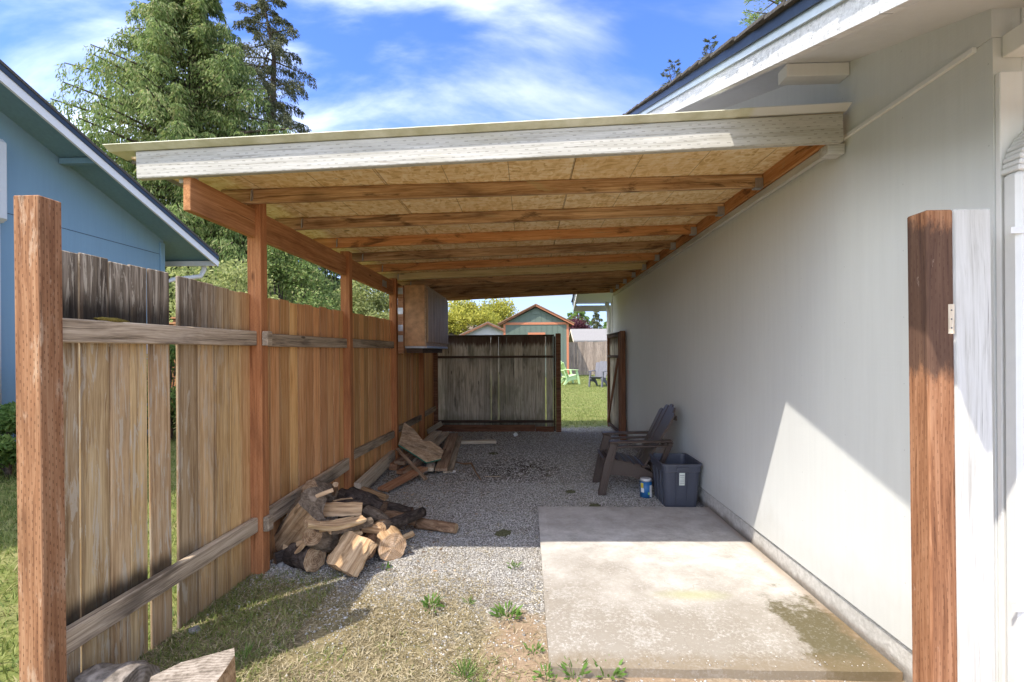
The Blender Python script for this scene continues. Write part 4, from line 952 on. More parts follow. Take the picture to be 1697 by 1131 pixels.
conifer(base(1292, 30), 28.0, 5.8, 'large olive fir rising over the house roof at the top edge', M['cedar'], 130, 220, z0=9, ln=(.14, .3), wd=.06, hang=.1, up=.4, seed=33, name='fir_tree')
bushy((-6.45, 6.9, 0), 1.55, .62, 'dark leafy shrub at the foot of the blue house', M['green'], 9000, (.04, .10), trunk_r=.03, z0=.05, seed=41, blobs=24, name='shrub', cat='shrub')
bushy((-6.35, 5.7, 0), 0.95, .55, 'low leafy shrub by the blue house nearest the viewer', M['green'], 7000, (.04, .10), trunk_r=.02, z0=.02, seed=42, blobs=20, name='shrub', cat='shrub')
bushy((-6.3, 8.3, 0), 1.9, .7, 'taller leafy shrub near the blue house corner', M['green'], 9000, (.04, .10), trunk_r=.03, z0=.05, seed=43, blobs=24, name='shrub', cat='shrub')

# ------------------------------------------------------------------ firewood
def log(label, p0, p1, r, kind='round', side='bark', end='end', flat=1.0, roll=0.0, seed=0, taper=1.0, curve=0.0, name='firewood_log', w=None):
    """round = whole log, half / wedge = split pieces, slab = broad flat split"""
    p0, p1 = Vector(p0), Vector(p1); ex = p1 - p0; L = ex.length; ex.normalize()
    ey = ex.orthogonal().normalized() if abs(ex.z) > .9 else Vector((0, 0, 1)).cross(ex).normalized()
    ez = ex.cross(ey); q = Matrix.Rotation(roll, 3, ex); ey, ez = q @ ey, q @ ez
    m = Matrix((ex, ey, ez)).transposed().to_4x4(); m.translation = (p0 + p1) / 2
    if kind == 'round': sec = [(math.cos(a), math.sin(a) * flat) for a in [6.2832 * i / 18 for i in range(18)]]; bark = [True] * 18
    elif kind == 'half':
        sec = [(math.cos(a), math.sin(a) * .95) for a in [math.pi * i / 7 for i in range(8)]] + [(-.5, -.05), (0, .04), (.5, -.08)]; bark = [True] * 7 + [False] * 4
    elif kind == 'wedge':
        sec = [(1.0, -.35), (.9, .25), (.55, .62), (.05, .78), (-.35, .4), (-.8, -.1), (-1.0, -.55), (-.3, -.42), (.35, -.5)]; bark = [True, True, True, False, False, False, False, False, False]
    else:
        sec = [(1.0, -.3), (1.02, .12), (.7, .32), (.2, .36), (-.3, .30), (-.8, .28), (-1.0, .0), (-.9, -.3), (-.2, -.34), (.5, -.3)]; bark = [False] * 10
    if kind != 'round':
        s2, b2 = [], []
        for i_ in range(len(sec)):
            (xa, ya), (xb, yb) = sec[i_], sec[(i_ + 1) % len(sec)]
            s2 += [sec[i_], ((xa + xb) / 2, (ya + yb) / 2)]; b2 += [bark[i_]] * 2
        sec, bark = s2, b2
    bm = bmesh.new(); rings = []; ns = 14; rr = random.Random(seed)
    ph = rr.random() * 50
    for j in range(ns + 1):
        t = j / ns; x = (t - .5) * L; ring = []
        cv = curve * math.sin(math.pi * t)
        for (a, b) in sec:
            f = r * (1 + (taper - 1) * t) * (1 + .16 * mnoise.noise(Vector((a * 1.6 + ph, b * 1.6, t * 3.2))) + .09 * mnoise.noise(Vector((a * 5 + ph, b * 5, t * 6))) + (.05 * mnoise.noise(Vector((a * 14 + ph, b * 14, t * 2))) if kind != 'round' else 0))
            xe = x
            if j in (0, ns): xe += r * .16 * mnoise.noise(Vector((a * 2 + ph, b * 2, j)))
            ring.append(bm.verts.new((xe, a * f, b * f + cv)))
        rings.append(ring)
    n = len(sec)
    for j in range(ns):
        for k in range(n):
            fc = bm.faces.new((rings[j][k], rings[j][(k + 1) % n], rings[j + 1][(k + 1) % n], rings[j + 1][k])); fc.material_index = 0 if bark[k] else 2
            fc.smooth = kind == 'round'
    for ring, s in ((rings[0], -1), (rings[-1], 1)):
        cvert = bm.verts.new(sum((v.co for v in ring), Vector()) / n + Vector((s * r * .05, 0, 0)))
        for k in range(n): bm.faces.new((ring[k], ring[(k + 1) % n], cvert)).material_index = 1
    bmesh.ops.recalc_face_normals(bm, faces=bm.faces)
    me = bpy.data.meshes.new(name); bm.to_mesh(me); bm.free()
    sp = 'split_pale' if end == 'end_pale' else 'split'
    for x in (M[side], M[end], M[sp]): me.materials.append(x)
    return tag(link(name, me, None, None, m), label, 'firewood log', 'split firewood heaped against the fence')
logs = [
 # label, (px,py,z), (px,py,z), r, kind, side, end, kwargs
 ('big grey barked wedge leaning against the fence, largest of the heap', (474, 900, .08), (522, 838, .44), .15, 'wedge', 'bark', 'bark', dict(roll=1.2, flat=.7)),
 ('second leaning grey slab of bark behind the largest wedge', (470, 885, .12), (515, 862, .26), .075, 'half', 'bark', 'end_dark', dict(roll=.6)),
 ('thick round log with mossy bark on top of the heap below the fence rail', (513, 812, .47), (547, 820, .38), .080, 'round', 'bark', 'end', dict()),
 ('short reddish stick standing between heap and fence post', (551, 822, .38), (556, 803, .50), .022, 'round', 'bark_red', 'end', dict()),
 ('large charred black log crossing the back of the heap', (578, 822, .30), (634, 846, .20), .085, 'round', 'bark_dark', 'end_dark', dict(taper=.9)),
 ('slimmer charred black log lying to the right behind the heap', (636, 842, .14), (682, 852, .09), .06, 'round', 'bark_dark', 'end_dark', dict()),
 ('black charcoal stub against the fence post foot', (562, 820, .20), (590, 828, .16), .06, 'round', 'bark_dark', 'end_dark', dict()),
 ('orange tan split stick lying highest across the heap', (534, 843, .37), (600, 842, .35), .05, 'wedge', 'split', 'end', dict(roll=.5)),
 ('long pale tan split stick, curved, in front of the orange one', (507, 864, .40), (603, 857, .34), .048, 'half', 'split_pale', 'end', dict(roll=3.2, curve=.03)),
 ('grey brown split stick under the long pale one', (524, 874, .33), (580, 864, .30), .05, 'wedge', 'split', 'end_dark', dict(roll=2.6)),
 ('tan split stick with pale chipped end in the middle of the heap', (543, 882, .28), (612, 868, .24), .05, 'half', 'bark', 'end_pale', dict(roll=.2)),
 ('pale chipped block under the split sticks', (576, 886, .23), (596, 882, .22), .04, 'slab', 'split_pale', 'end_pale', dict()),
 ('round log with tan cut face pointing at the viewer', (518, 886, .27), (546, 897, .16), .078, 'round', 'bark', 'end', dict(taper=1.05)),
 ('short tan chunk propped on the round logs at the left', (495, 912, .13), (512, 892, .24), .05, 'slab', 'split', 'end', dict(roll=.5)),
 ('low round log at the left front of the heap with cut face to the right', (487, 918, .07), (522, 927, .09), .085, 'round', 'bark_dark', 'end', dict()),
 ('dark log lying on the ground beside the carport post', (455, 928, .05), (488, 917, .06), .05, 'round', 'bark_dark', 'end_dark', dict()),
 ('broad flat split block sloping to the ground at the front of the heap', (565, 945, .05), (598, 890, .22), .125, 'slab', 'split', 'end', dict(roll=.35)),
 ('brown bark chunk right of the broad flat block', (600, 932, .05), (622, 890, .10), .075, 'half', 'bark_red', 'end_dark', dict(roll=-.4)),
 ('short fat log with bright fresh cut end facing the viewer', (650, 908, .085), (634, 882, .11), .105, 'round', 'split', 'end_pale', dict()),
 ('dark round log with orange end resting on the fresh cut log', (631, 876, .20), (700, 849, .15), .050, 'round', 'bark_dark', 'end', dict(taper=.85)),
 ('brown curved stick in the middle right of the heap', (606, 846, .24), (642, 870, .16), .045, 'round', 'bark', 'end_dark', dict(curve=.02)),
 ('long peeling branch reaching out onto the gravel', (690, 867, .05), (756, 876, .045), .045, 'round', 'bark_red', 'end', dict(taper=.9)),
 ('reddish brown branch behind the dark round log', (628, 853, .14), (690, 862, .10), .045, 'round', 'bark_red', 'end_dark', dict()),
 ('dark chunk buried in the heap below the split sticks', (598, 885, .10), (625, 876, .10), .07, 'round', 'bark_dark', 'end_dark', dict()),
 ('reddish wedge at the back of the heap', (553, 838, .32), (584, 832, .31), .05, 'wedge', 'bark_red', 'end', dict()),
 ('dark wedge at the bottom centre of the heap', (540, 905, .06), (575, 893, .08), .07, 'wedge', 'bark', 'end_dark', dict(roll=.8)),
 ('brown log buried under the left of the heap', (500, 900, .10), (540, 880, .14), .09, 'round', 'bark', 'end_dark', dict()),
 ('small orange chip of split wood left of the broad flat block', (545, 925, .03), (562, 915, .05), .025, 'slab', 'split', 'end', dict(roll=.3)),
 ('thin tan stick lying across the left round logs', (492, 902, .17), (530, 888, .22), .022, 'wedge', 'split_pale', 'end', dict()),
 ('narrow brown split stick above the fresh cut log', (600, 874, .22), (645, 880, .17), .032, 'wedge', 'split', 'end_dark', dict(roll=1.1)),
 ('short dark stick poking left out of the heap above the ground log', (470, 905, .10), (498, 898, .12), .03, 'wedge', 'bark', 'end_dark', dict()),
 ('thin dark branch behind the orange tan split stick', (556, 836, .36), (612, 838, .27), .022, 'round', 'bark_dark', 'end_dark', dict(curve=.02)),
 ('tan split piece between charred log and scrap boards', (600, 812, .12), (640, 826, .08), .04, 'wedge', 'split', 'end', dict(roll=.4)),
 ('small brown split piece on the gravel right of the fresh cut log', (664, 893, .03), (684, 884, .03), .026, 'wedge', 'split', 'end_dark', dict()),
 ('grey stick resting on top of the mossy round log', (500, 832, .46), (552, 812, .52), .018, 'wedge', 'bark', 'end', dict()),
 ('brown log buried under the right of the heap', (560, 868, .12), (610, 862, .12), .10, 'round', 'bark_dark', 'end_dark', dict()),
]
for i, (lab, a, b, r, kd, sd_, en, kw) in enumerate(logs):
    log(lab, gp(*a), gp(*b), r, kd, sd_, en, seed=i, **kw)

# two cut blocks at the bottom edge on the left
q = gp(212, 1128, .20)
o = log('grey weathered round log at the bottom left corner', gp(150, 1150, .10), gp(228, 1150, .12), .11, 'round', 'end_grey', 'end_grey', seed=50); o['group'] = 'cut blocks lying by the front of the fence'
pts = [gp(250, 1122, .33), gp(300, 1098, .34), gp(345, 1086, .35), gp(388, 1074, .36), gp(389, 1086, .355), gp(372, 1112, .35), gp(352, 1140, .34), gp(340, 1175, .33), gp(235, 1175, .32)]
bm = bmesh.new(); a = [bm.verts.new(v) for v in pts]; b = [bm.verts.new((v.x * .985, v.y, -0.02)) for v in pts]
f0 = bm.faces.new(a); f0.material_index = 1
bm.faces.new(b[::-1]).material_index = 1
for i in range(len(a)): bm.faces.new((a[i], b[i], b[(i + 1) % len(a)], a[(i + 1) % len(a)])).material_index = 0
org = sum(pts, Vector()) / len(pts)
blk = mesh_bm('chopping_block', bm, None, origin=org, mats=[M['split'], endgrain('grey_wood_top', (0.11, 0.09, 0.07), (0.23, 0.19, 0.15), (0.33, 0.285, 0.235))])
tag(blk, 'pointed split block with ringed grey top standing at the bottom left', 'wood block', 'cut blocks lying by the front of the fence')

# ------------------------------------------------------------------ scrap lumber
def plank(label, a, b, w, t, mat, side=(0, 0, 1), name='scrap_board', cat='board'):
    o = bar(name, gp(*a), gp(*b), w, t, M[mat], None, side, 0.004)
    return tag(o, label, cat, 'scrap lumber piled in the back left corner')
plank('long pale board on edge running along the fence', (592, 812, .12), (664, 742, .14), .14, .07, 'scrap_pale')
plank('long reddish brown board lying flat in front of the pile', (634, 812, .04), (702, 776, .09), .135, .032, 'scrap_red', (1, .4, 0))
plank('thin dark stick leaning diagonally across the front boards', (658, 744, .30), (706, 795, .03), .045, .022, 'scrap_brown', (1, 1, 0))
plank('brown board sloping down at the right of the pile, upper of two', (731, 779, .05), (751, 720, .16), .15, .038, 'scrap_brown', (1, 0, 0))
plank('grey brown board beside it, lower and further right', (742, 783, .02), (761, 724, .06), .12, .03, 'scrap_grey', (1, 0, 0))
plank('pale grey board lying flat parallel to the back fence', (737, 734, .04), (822, 732, .04), .11, .05, 'scrap_pale', (0, 1, 0))
plank('short pale block with orange sawn end under the plywood', (712, 779, .05), (722, 745, .10), .10, .045, 'scrap_pale', (1, 0, 0))
plank('greenish thin board reaching up to the fence corner', (708, 716, .10), (732, 702, .22), .09, .03, 'scrap_grey', (0, 0, 1))
plank('grey board at the back of the pile pointing right', (704, 735, .20), (726, 716, .26), .13, .04, 'scrap_grey', (1, .3, 0))
plank('grey board end at the back of the pile, next to the plywood tip', (712, 745, .15), (738, 718, .20), .13, .04, 'scrap_grey', (1, .3, 0))
plank('reddish block with broken end under the front of the pile', (651, 775, .05), (668, 762, .08), .11, .08, 'scrap_red', (1, 0, 0))
plank('dark brown offcut under the plywood, left', (662, 768, .10), (690, 748, .14), .14, .05, 'scrap_brown', (1, .3, 0))
plank('dark brown offcut under the plywood, right', (674, 785, .05), (704, 756, .10), .10, .05, 'scrap_brown', (1, .3, 0))
plank('broken brown offcut crossing below the plywood', (662, 784, .03), (690, 770, .05), .09, .04, 'scrap_red', (1, .3, 0))
plank('thin grey lath sticking out between the front boards', (668, 790, .02), (690, 760, .12), .04, .02, 'scrap_grey', (1, .3, 0))
# notched plywood sheet with a green painted edge
P5 = [((610, 285), .30), ((665, 62), .62), ((760, 130), .55), ((862, 250), .42), ((935, 248), .38), ((1030, 318), .28), ((1060, 345), .25), ((1035, 430), .12), ((890, 465), .12), ((745, 370), .20)]
nrm = Vector((0.30, -0.42, 0.85)).normalized(); p0_ = gp(702, 748, .24)
def on_plane(px, py, p0, nn):
    o_ = Vector((0, 0, CAM_H)); d = _f0 + (px - HX) / FPX * _rt + (HY - py) / FPX * _up
    return o_ + d * ((p0 - o_).dot(nn) / d.dot(nn))
flat = [on_plane(560 + x / 6.06, 690 + y / 6.06, p0_, nrm) for (x, y), z in P5]
pw = thing('plywood_sheet', flat[0], 'rough notched plywood sheet with green edge lying on the lumber pile', 'plywood', 'scrap lumber piled in the back left corner')
prism('sheet', flat, -nrm * 0.016, M['ply'], pw)
for i in (8, 9, 7):
    a, b = flat[i], flat[(i + 1) % len(flat)]
    bar('painted_edge', a - nrm * .008, b - nrm * .008, 0.016, 0.006, plain('green_edge_paint%d' % i, (0.03, 0.20, 0.14), 0.6), pw, nrm, 0)

# ------------------------------------------------------------------ litter
tag(tube('paper_cup', [gp(852, 722, .03), gp(852, 722, .03) + Vector((.05, .02, .03))], [.03, .038], plain('white_paper', (0.75, 0.75, 0.74), 0.7), None, 12), 'small white cup lying on the gravel before the back fence', 'cup')
pp = gp(750, 783, .015); pm_ = bar('paper_scrap', pp - Vector((.035, 0, 0)), pp + Vector((.035, .02, .012)), .05, .004, bpy.data.materials['white_paper'], None, (0, 1, .3), 0.001)
tag(pm_, 'crumpled white scrap of paper beside the scrap boards', 'paper scrap')
tag(tube('dead_branch', [gp(752, 765, .02), gp(768, 769, .04), gp(781, 768, .05), gp(788, 782, .03), gp(797, 796, .01)], [.008, .012, .014, .010, .006], M['bark_red'], None, 6), 'thin bent dead branch lying on the gravel', 'branch')
tag(bar('lath_stick', gp(804, 790, .01), gp(829, 790, .01), .012, .008, M['scrap_grey'], None), 'short pale stick lying on the gravel right of the branch', 'stick')
def rock(p, r, label, seed, cat='rock', mat=None, name='rock', sq=.6, group=None):
    bm = bmesh.new(); bmesh.ops.create_icosphere(bm, subdivisions=3, radius=r)
    for v in bm.verts:
        d = v.co.normalized(); v.co = v.co * (1 + (.35 if sq > .3 else .9) * mnoise.noise(d * (1.6 if sq > .3 else 2.6) + Vector((seed, 0, 0))) + .12 * mnoise.noise(d * 5 + Vector((seed, 3, 0)))); v.co.z *= sq
    o = mesh_bm(name, bm, mat or M['rock'], None); o.matrix_basis = Matrix.Translation(p); return tag(o, label, cat, group)
M['rock'] = plain('grey_field_stone', (0.19, 0.185, 0.175), 0.9, var=0.4, bump=0.8, scale=18)
rock(gp(321, 1047, .02), .035, 'grey stone at the foot of the fence between the near posts', 2)
rock(gp(466, 936, .02), .032, 'grey stone on the ground before the dark log', 5)
for i, (px, py, s, lab) in enumerate(((818, 752, .065, 'dark clump of moss on the gravel near the back'), (835, 884, .06, 'flat mossy clump on the gravel near the shadow edge'), (985, 838, .05, 'flat tuft of moss between chair and slab'), (946, 815, .05, 'small moss tuft left of the chair foot'))):
    rock(gp(px, py, .0), s, lab, 10 + i, 'moss', plain('dark_moss_%s' % 'abcd'[i], (0.10, 0.10, 0.045), 1.0, var=.5, bump=1, scale=80), 'moss_clump', .10)

# ------------------------------------------------------------------ Adirondack chairs
def slat_mesh(L, w0, w1, t, rnd, mat):
    """flat slat along +X from 0 to L, round top"""
    pts = [(0, -w0 / 2), (L - rnd, -w1 / 2)] + [(L - rnd + rnd * math.sin(a), -w1 / 2 * math.cos(a)) for a in [R(x) for x in (25, 50, 75, 90, 105, 130, 155)]] + [(L - rnd, w1 / 2), (0, w0 / 2)]
    bm = bmesh.new(); a = [bm.verts.new((x, y, -t / 2)) for x, y in pts]; b = [bm.verts.new((x, y, t / 2)) for x, y in pts]
    bm.faces.new(a[::-1]); bm.faces.new(b)
    for i in range(len(a)): bm.faces.new((a[i], a[(i + 1) % len(a)], b[(i + 1) % len(a)], b[i]))
    bmesh.ops.bevel(bm, geom=[e for e in bm.edges if e.is_boundary is False and e.calc_face_angle(0) > 1.2], offset=.003, segments=1, affect='EDGES')
    bmesh.ops.recalc_face_normals(bm, faces=bm.faces)
    me = bpy.data.meshes.new('slat'); bm.to_mesh(me); bm.free(); me.materials.append(mat); return me
def adirondack(mat, label, double_arm=True, nback=5):
    C_ = thing('garden_chair', (0, 0, 0), label, 'chair')
    for s in (-1, 1):
        y = s * 0.262
        prism('front_leg', [(-.415, y, -.005), (-.335, y, -.005), (-.285, y, .22), (-.205, y, .535), (-.285, y, .55), (-.355, y, .30)], (0, -s * .046, 0), mat, C_, bev=.006)
        prism('side_rail', [(-.31, y - s * .05, .375), (-.16, y - s * .05, .345), (.05, y - s * .05, .285), (.20, y - s * .05, .20), (.34, y - s * .05, .0), (.24, y - s * .05, .0), (.12, y - s * .05, .12), (-.06, y - s * .05, .185), (-.30, y - s * .05, .20), (-.345, y - s * .05, .29)], (0, -s * .032, 0), mat, C_, bev=.005)
        bar('arm_rest', (-.30, y + s * .012, .558), (.335, y + s * .012, .572), .088, .024, mat, C_, (0, 1, 0), .008)
        if double_arm: bar('arm_rib', (-.215, y, .505), (.34, y, .520), .045, .022, mat, C_, (0, 1, 0), .006)
        if double_arm: bar('leg_rib', (-.355, y + s * .004, .02), (-.232, y + s * .004, .525), .022, .012, mat, C_, (1, 0, 0), .003)
        bar('rear_post', (.19, y - s * .02, .22), (.33, y - s * .005, .56), .05, .035, mat, C_, (1, 0, 0), .005)
    for i in range(6):
        t = i / 5; x = -.335 + .42 * t; z = .385 - .095 * t - (.035 if i == 0 else 0)
        bar('seat_slat', (x, -.228, z), (x, .228, z), .074, .018, mat, C_, (1, 0, -.22 if i else -1.4), .004)
    b0 = Vector((.075, 0, .275)); up_ = Vector((.37, 0, .70)).normalized()
    hs = {5: (.66, .715, .735, .715, .66), 4: (.68, .73, .73, .68)}[nback]
    for i in range(nback):
        u = i - (nback - 1) / 2; w = .40 / nback
        p0 = b0 + Vector((abs(u) * -.006, u * (w + .004), 0)); d = (up_ + Vector((0, u * .052, 0))).normalized()
        ey = Vector((0, 1, 0)) - d * d.y; ey.normalize(); ez = d.cross(ey)
        m = Matrix((d, ey, ez)).transposed().to_4x4(); m.translation = p0
        link('back_slat', slat_mesh(hs[i], w, w * 1.38, .018, .035, mat), mat, C_, m)
    bar('back_brace', (.265, -.25, .545), (.265, .25, .545), .06, .02, mat, C_, (0, 0, 1), .004)
    bar('back_brace', (.155, -.2, .30), (.155, .2, .30), .06, .02, mat, C_, (0, 0, 1), .004)
    bar('back_brace', (.395, -.23, .80), (.395, .23, .80), .05, .016, mat, C_, (0, 0, 1), .004)
    return C_
m_br = plain('dark_brown_resin', (0.060, 0.040, 0.031), 0.45, spec=0.5, var=.15, bump=.1, scale=60)
m_lg = plain('pale_lime_paint', (0.46, 0.62, 0.30), 0.5, var=.05)
m_dg = plain('dark_grey_paint', (0.085, 0.085, 0.10), 0.6, var=.1)
ch = adirondack(m_br, 'dark brown resin adirondack chair against the house wall'); ch.location = (1.165, 5.36, 0.0); ch.rotation_euler = (0, 0, R(-1)); ch.scale = (1.02, 1.02, 1.0)
g1 = adirondack(m_lg, 'pale lime green adirondack chair on the lawn by the shed', False); p = gp(942, 638, .08); g1.location = (p.x, p.y + .2, .07); g1.rotation_euler = (0, 0, R(205)); g1.scale = (1.12, 1.12, 1.18)
g2 = adirondack(m_dg, 'dark grey adirondack chair on the lawn near the far fence', False, 4); p = gp(994, 641, .08); g2.location = (p.x, p.y + .1, .07); g2.rotation_euler = (0, 0, R(60)); g2.scale = (1.15, 1.15, 1.15)

# ------------------------------------------------------------------ storage tote and paint can
def rrect(w, d, r, z, n=5):
    out = []
    for cx_, cy_, a0 in ((w / 2 - r, d / 2 - r, 0), (-w / 2 + r, d / 2 - r, 90), (-w / 2 + r, -d / 2 + r, 180), (w / 2 - r, -d / 2 + r, 270)):
        for i in range(n): a = R(a0 + 90 * i / (n - 1)); out.append((cx_ + r * math.cos(a), cy_ + r * math.sin(a), z))
    return out
def loft(name, secs, mat, parent, loc, close_bottom=True, smooth=False):
    bm = bmesh.new(); rg = [[bm.verts.new(Vector(p) + Vector(loc)) for p in s] for s in secs]; n = len(rg[0])
    for a, b in zip(rg, rg[1:]):
        for k in range(n): bm.faces.new((a[k], a[(k + 1) % n], b[(k + 1) % n], b[k]))
    if close_bottom: bm.faces.new(rg[0][::-1]); bm.faces.new(rg[-1])
    return mesh_bm(name, bm, mat, parent, smooth, origin=loc)
tote_m = plain('slate_blue_tote_plastic', (0.060, 0.065, 0.085), 0.42, spec=0.45, var=.04, bump=.05, scale=90)
TL = Vector((1.475, 4.90, 0.0))
TT = thing('storage_tote', TL, 'open slate blue plastic storage tote at the corner of the slab by the wall', 'storage bin')
loft('tub', [rrect(.305, .43, .045, .0), rrect(.325, .45, .05, .10), rrect(.345, .475, .05, .30), rrect(.350, .48, .05, .345), rrect(.372, .505, .05, .350), rrect(.375, .51, .05, .405), rrect(.395, .53, .05, .408), rrect(.395, .53, .05, .428), rrect(.36, .49, .045, .428), rrect(.34, .465, .04, .30), rrect(.30, .42, .04, .012)], tote_m, TT, TL)
for sx in (-1, 1):
    box('latch_plate', TL + Vector((-.06, -.268 if sx < 0 else .252, .375)), TL + Vector((.06, -.252 if sx < 0 else .268, .402)), tote_m, TT)
for xx in (-.06, .05): bar('rib', TL + Vector((xx * .92, -.218, .01)), TL + Vector((xx, -.2515, .345)), .010, .012, tote_m, TT, (1, 0, 0), .002)
for yy in (-.12, .0, .12): bar('rib', TL + Vector((-.155, yy, .01)), TL + Vector((-.1790, yy, .345)), .014, .012, tote_m, TT, (0, 1, 0), .002)
bar('label_sticker', TL + Vector((-.006, -.2455, .225)), TL + Vector((-.006, -.2555, .345)), .052, .002, plain('sticker_white', (0.62, 0.66, 0.60), .6, var=.1), TT, (1, 0, 0), 0)
for k_, zz_ in enumerate((.245, .262, .278, .30, .322)): bar('printed_line', TL + Vector((-.026, -.2540 - .0001 * k_ * 10, zz_)), TL + Vector((.014, -.2540 - .0001 * k_ * 10, zz_)), .004 if k_ < 4 else .010, .007, M['metal'], TT, (0, 0, 1), 0)
PC = gp(1073, 826, 0.0); PC = Vector((PC.x, PC.y + .06, 0.0))
PCt = thing('paint_can', PC, 'small blue paint can with white lid beside the storage tote', 'paint can')
bl = plain('blue_can_label', (0.02, 0.12, 0.30), .45, var=.1); wt_ = plain('can_white', (0.68, 0.68, 0.66), .4, var=.05); ylw = plain('can_yellow', (0.62, 0.50, 0.05), .5)
tube('body', [PC, PC + Vector((0, 0, .165))], .062, bl, PCt, 20)
tube('rim', [PC + Vector((0, 0, .166)), PC + Vector((0, 0, .174))], .0645, M['metal'], PCt, 20)
tube('lid', [PC + Vector((0, 0, .175)), PC + Vector((0, 0, .190)), PC + Vector((0, 0, .192))], [.058, .056, .04], wt_, PCt, 20)
def can_patch(name, a0, a1, z0, z1, m):
    pts = []; bm = bmesh.new(); n = 6; rr = .0632
    lo_ = [bm.verts.new(PC + Vector((rr * math.cos(R(a0 + (a1 - a0) * i / n)), rr * math.sin(R(a0 + (a1 - a0) * i / n)), z0))) for i in range(n + 1)]
    hi_ = [bm.verts.new(v.co + Vector((0, 0, z1 - z0))) for v in lo_]
    for i in range(n): bm.faces.new((lo_[i], lo_[i + 1], hi_[i + 1], hi_[i]))
    mesh_bm(name, bm, m, PCt, origin=PC)
can_patch('yellow_patch', 200, 232, .10, .15, ylw); can_patch('white_patch', 205, 238, .055, .098, wt_); can_patch('white_patch', 292, 330, .01, .13, wt_); can_patch('green_patch', 275, 290, .035, .06, plain('can_green', (0.25, 0.55, 0.10), .5))

# ------------------------------------------------------------------ gravel stones, clippings, grass blades
def gh(x, y):
    return np.array([ground_h(a, b) for a, b in zip(x, y)])
def vnoise(x, y, s, z=0.0):
    return np.array([mnoise.noise(Vector((a * s, b * s, z))) for a, b in zip(x, y)])
def stones(name, x, y, size, label):
    n = len(x); z = gh(x, y)
    octv = np.array([(1, 0, 0), (0, 1, 0), (-1, 0, 0), (0, -1, 0), (0, 0, 1), (0, 0, -.6)], float)
    of = np.array([(0, 1, 4), (1, 2, 4), (2, 3, 4), (3, 0, 4), (1, 0, 5), (2, 1, 5), (3, 2, 5), (0, 3, 5)])
    V = octv[None] * (1 + rng.uniform(-.35, .35, (n, 6, 3))) * rng.uniform(.6, 1.3, (n, 1, 3))
    V = V + rng.uniform(-.25, .25, (n, 6, 3))
    a = rng.uniform(0, 6.28, n); ca, sa = np.cos(a), np.sin(a)
    tl = rng.normal(0, .4, n); ct, st_ = np.cos(tl), np.sin(tl)
    Y2 = V[..., 1] * ct[:, None] - V[..., 2] * st_[:, None]; Z2 = V[..., 1] * st_[:, None] + V[..., 2] * ct[:, None]
    X3 = V[..., 0] * ca[:, None] - Y2 * sa[:, None]; Y3 = V[..., 0] * sa[:, None] + Y2 * ca[:, None]
    V = np.stack([X3, Y3, Z2 * .75], -1) * size[:, None, None]
    V[..., 0] += x[:, None]; V[..., 1] += y[:, None]; V[..., 2] += (z + size * .15)[:, None]
    Fc = (np.arange(n)[:, None, None] * 6 + of[None]).reshape(-1, 3)
    return tag(from_np(name, V.reshape(-1, 3), Fc, M['stone']), label, None, None, 'stuff')
def scatter(n, x0, x1, y0, y1, keep):
    x = rng.uniform(x0, x1, n); y = rng.uniform(y0, y1, n); m = keep(x, y)
    return x[m], y[m]
def not_slab(x, y): return ~((x > SX0 - .0) & (x < 1.72) & (y > SY0 - .01) & (y < SY1 + .0))
def kgravel(x, y):
    e = y + (x + .9) * .33 + vnoise(x, y, 1.1, 3) * .75 + rng.normal(0, .2, len(x))
    p = np.clip((e - 2.45) / .75, .02, 1) * np.clip((9.9 - y) / .5, 0, 1)
    t = (x > -.28) & (y < 3.2); p = np.where(t, p * .25, p)
    return not_slab(x, y) & (rng.random(len(x)) < p)
x, y = scatter(95000, -1.86, 1.68, 2.0, 5.6, kgravel)
stones('gravel', x, y, rng.uniform(.003, .0075, len(x)) * np.where(rng.random(len(x)) < .04, 1.6, 1), 'crushed grey gravel over the carport floor')
x, y = scatter(26000, -1.86, 1.66, 5.6, 9.9, kgravel)
stones('gravel', x, y, rng.uniform(.005, .011, len(x)), 'grey gravel towards the back of the carport')

def blades(name, x, y, ln, wd, up, mat, label, bend=.3, zoff=0.0):
    n = len(x); z = gh(x, y) + zoff; a = rng.uniform(0, 6.283, n); el = np.clip(rng.normal(up, .3, n), .02, 1.5)
    D = np.stack([np.cos(a) * np.cos(el), np.sin(a) * np.cos(el), np.sin(el)], 1)
    s = np.stack([-np.sin(a), np.cos(a), np.zeros(n)], 1) * (wd * rng.uniform(.6, 1.3, n))[:, None] * .5
    s[:, 2] += rng.normal(0, .3, n) * wd * .5
    P = np.stack([x, y, z], 1); mid = P + D * (ln * .55)[:, None]; D2 = D.copy(); D2[:, 2] -= bend; D2 /= np.linalg.norm(D2, axis=1, keepdims=True)
    tip = mid + D2 * (ln * .5)[:, None]; tip[:, 2] = np.maximum(tip[:, 2], z + .001)
    V = np.stack([P - s, P + s, mid + s * .8, tip, mid - s * .8], 1).reshape(-1, 3)
    i = np.arange(n)[:, None] * 5
    F4 = np.concatenate([i, i + 1, i + 2, i + 4], 1); F3 = np.concatenate([i + 4, i + 2, i + 3, i + 3], 1)
    # triangles only
    T = np.concatenate([np.concatenate([i, i + 1, i + 2], 1), np.concatenate([i, i + 2, i + 4], 1), np.concatenate([i + 4, i + 2, i + 3], 1)])
    return tag(from_np(name, V, T, mat), label, None, None, 'stuff')
def kclip(x, y):
    e = y + (x + .9) * .33 + vnoise(x, y, 1.1, 3) * .75
    p = np.clip((3.2 - e) / .9, 0.03, 1) * np.clip(.55 + vnoise(x, y, 3.2, 8) * 1.1, .08, 1)
    p = np.where((x > -.25), p * .22, p)
    p = np.where(y > 4.2, 0, p)
    return not_slab(x, y) & (rng.random(len(x)) < p)
x, y = scatter(170000, -1.9, .35, 1.7, 4.3, kclip)
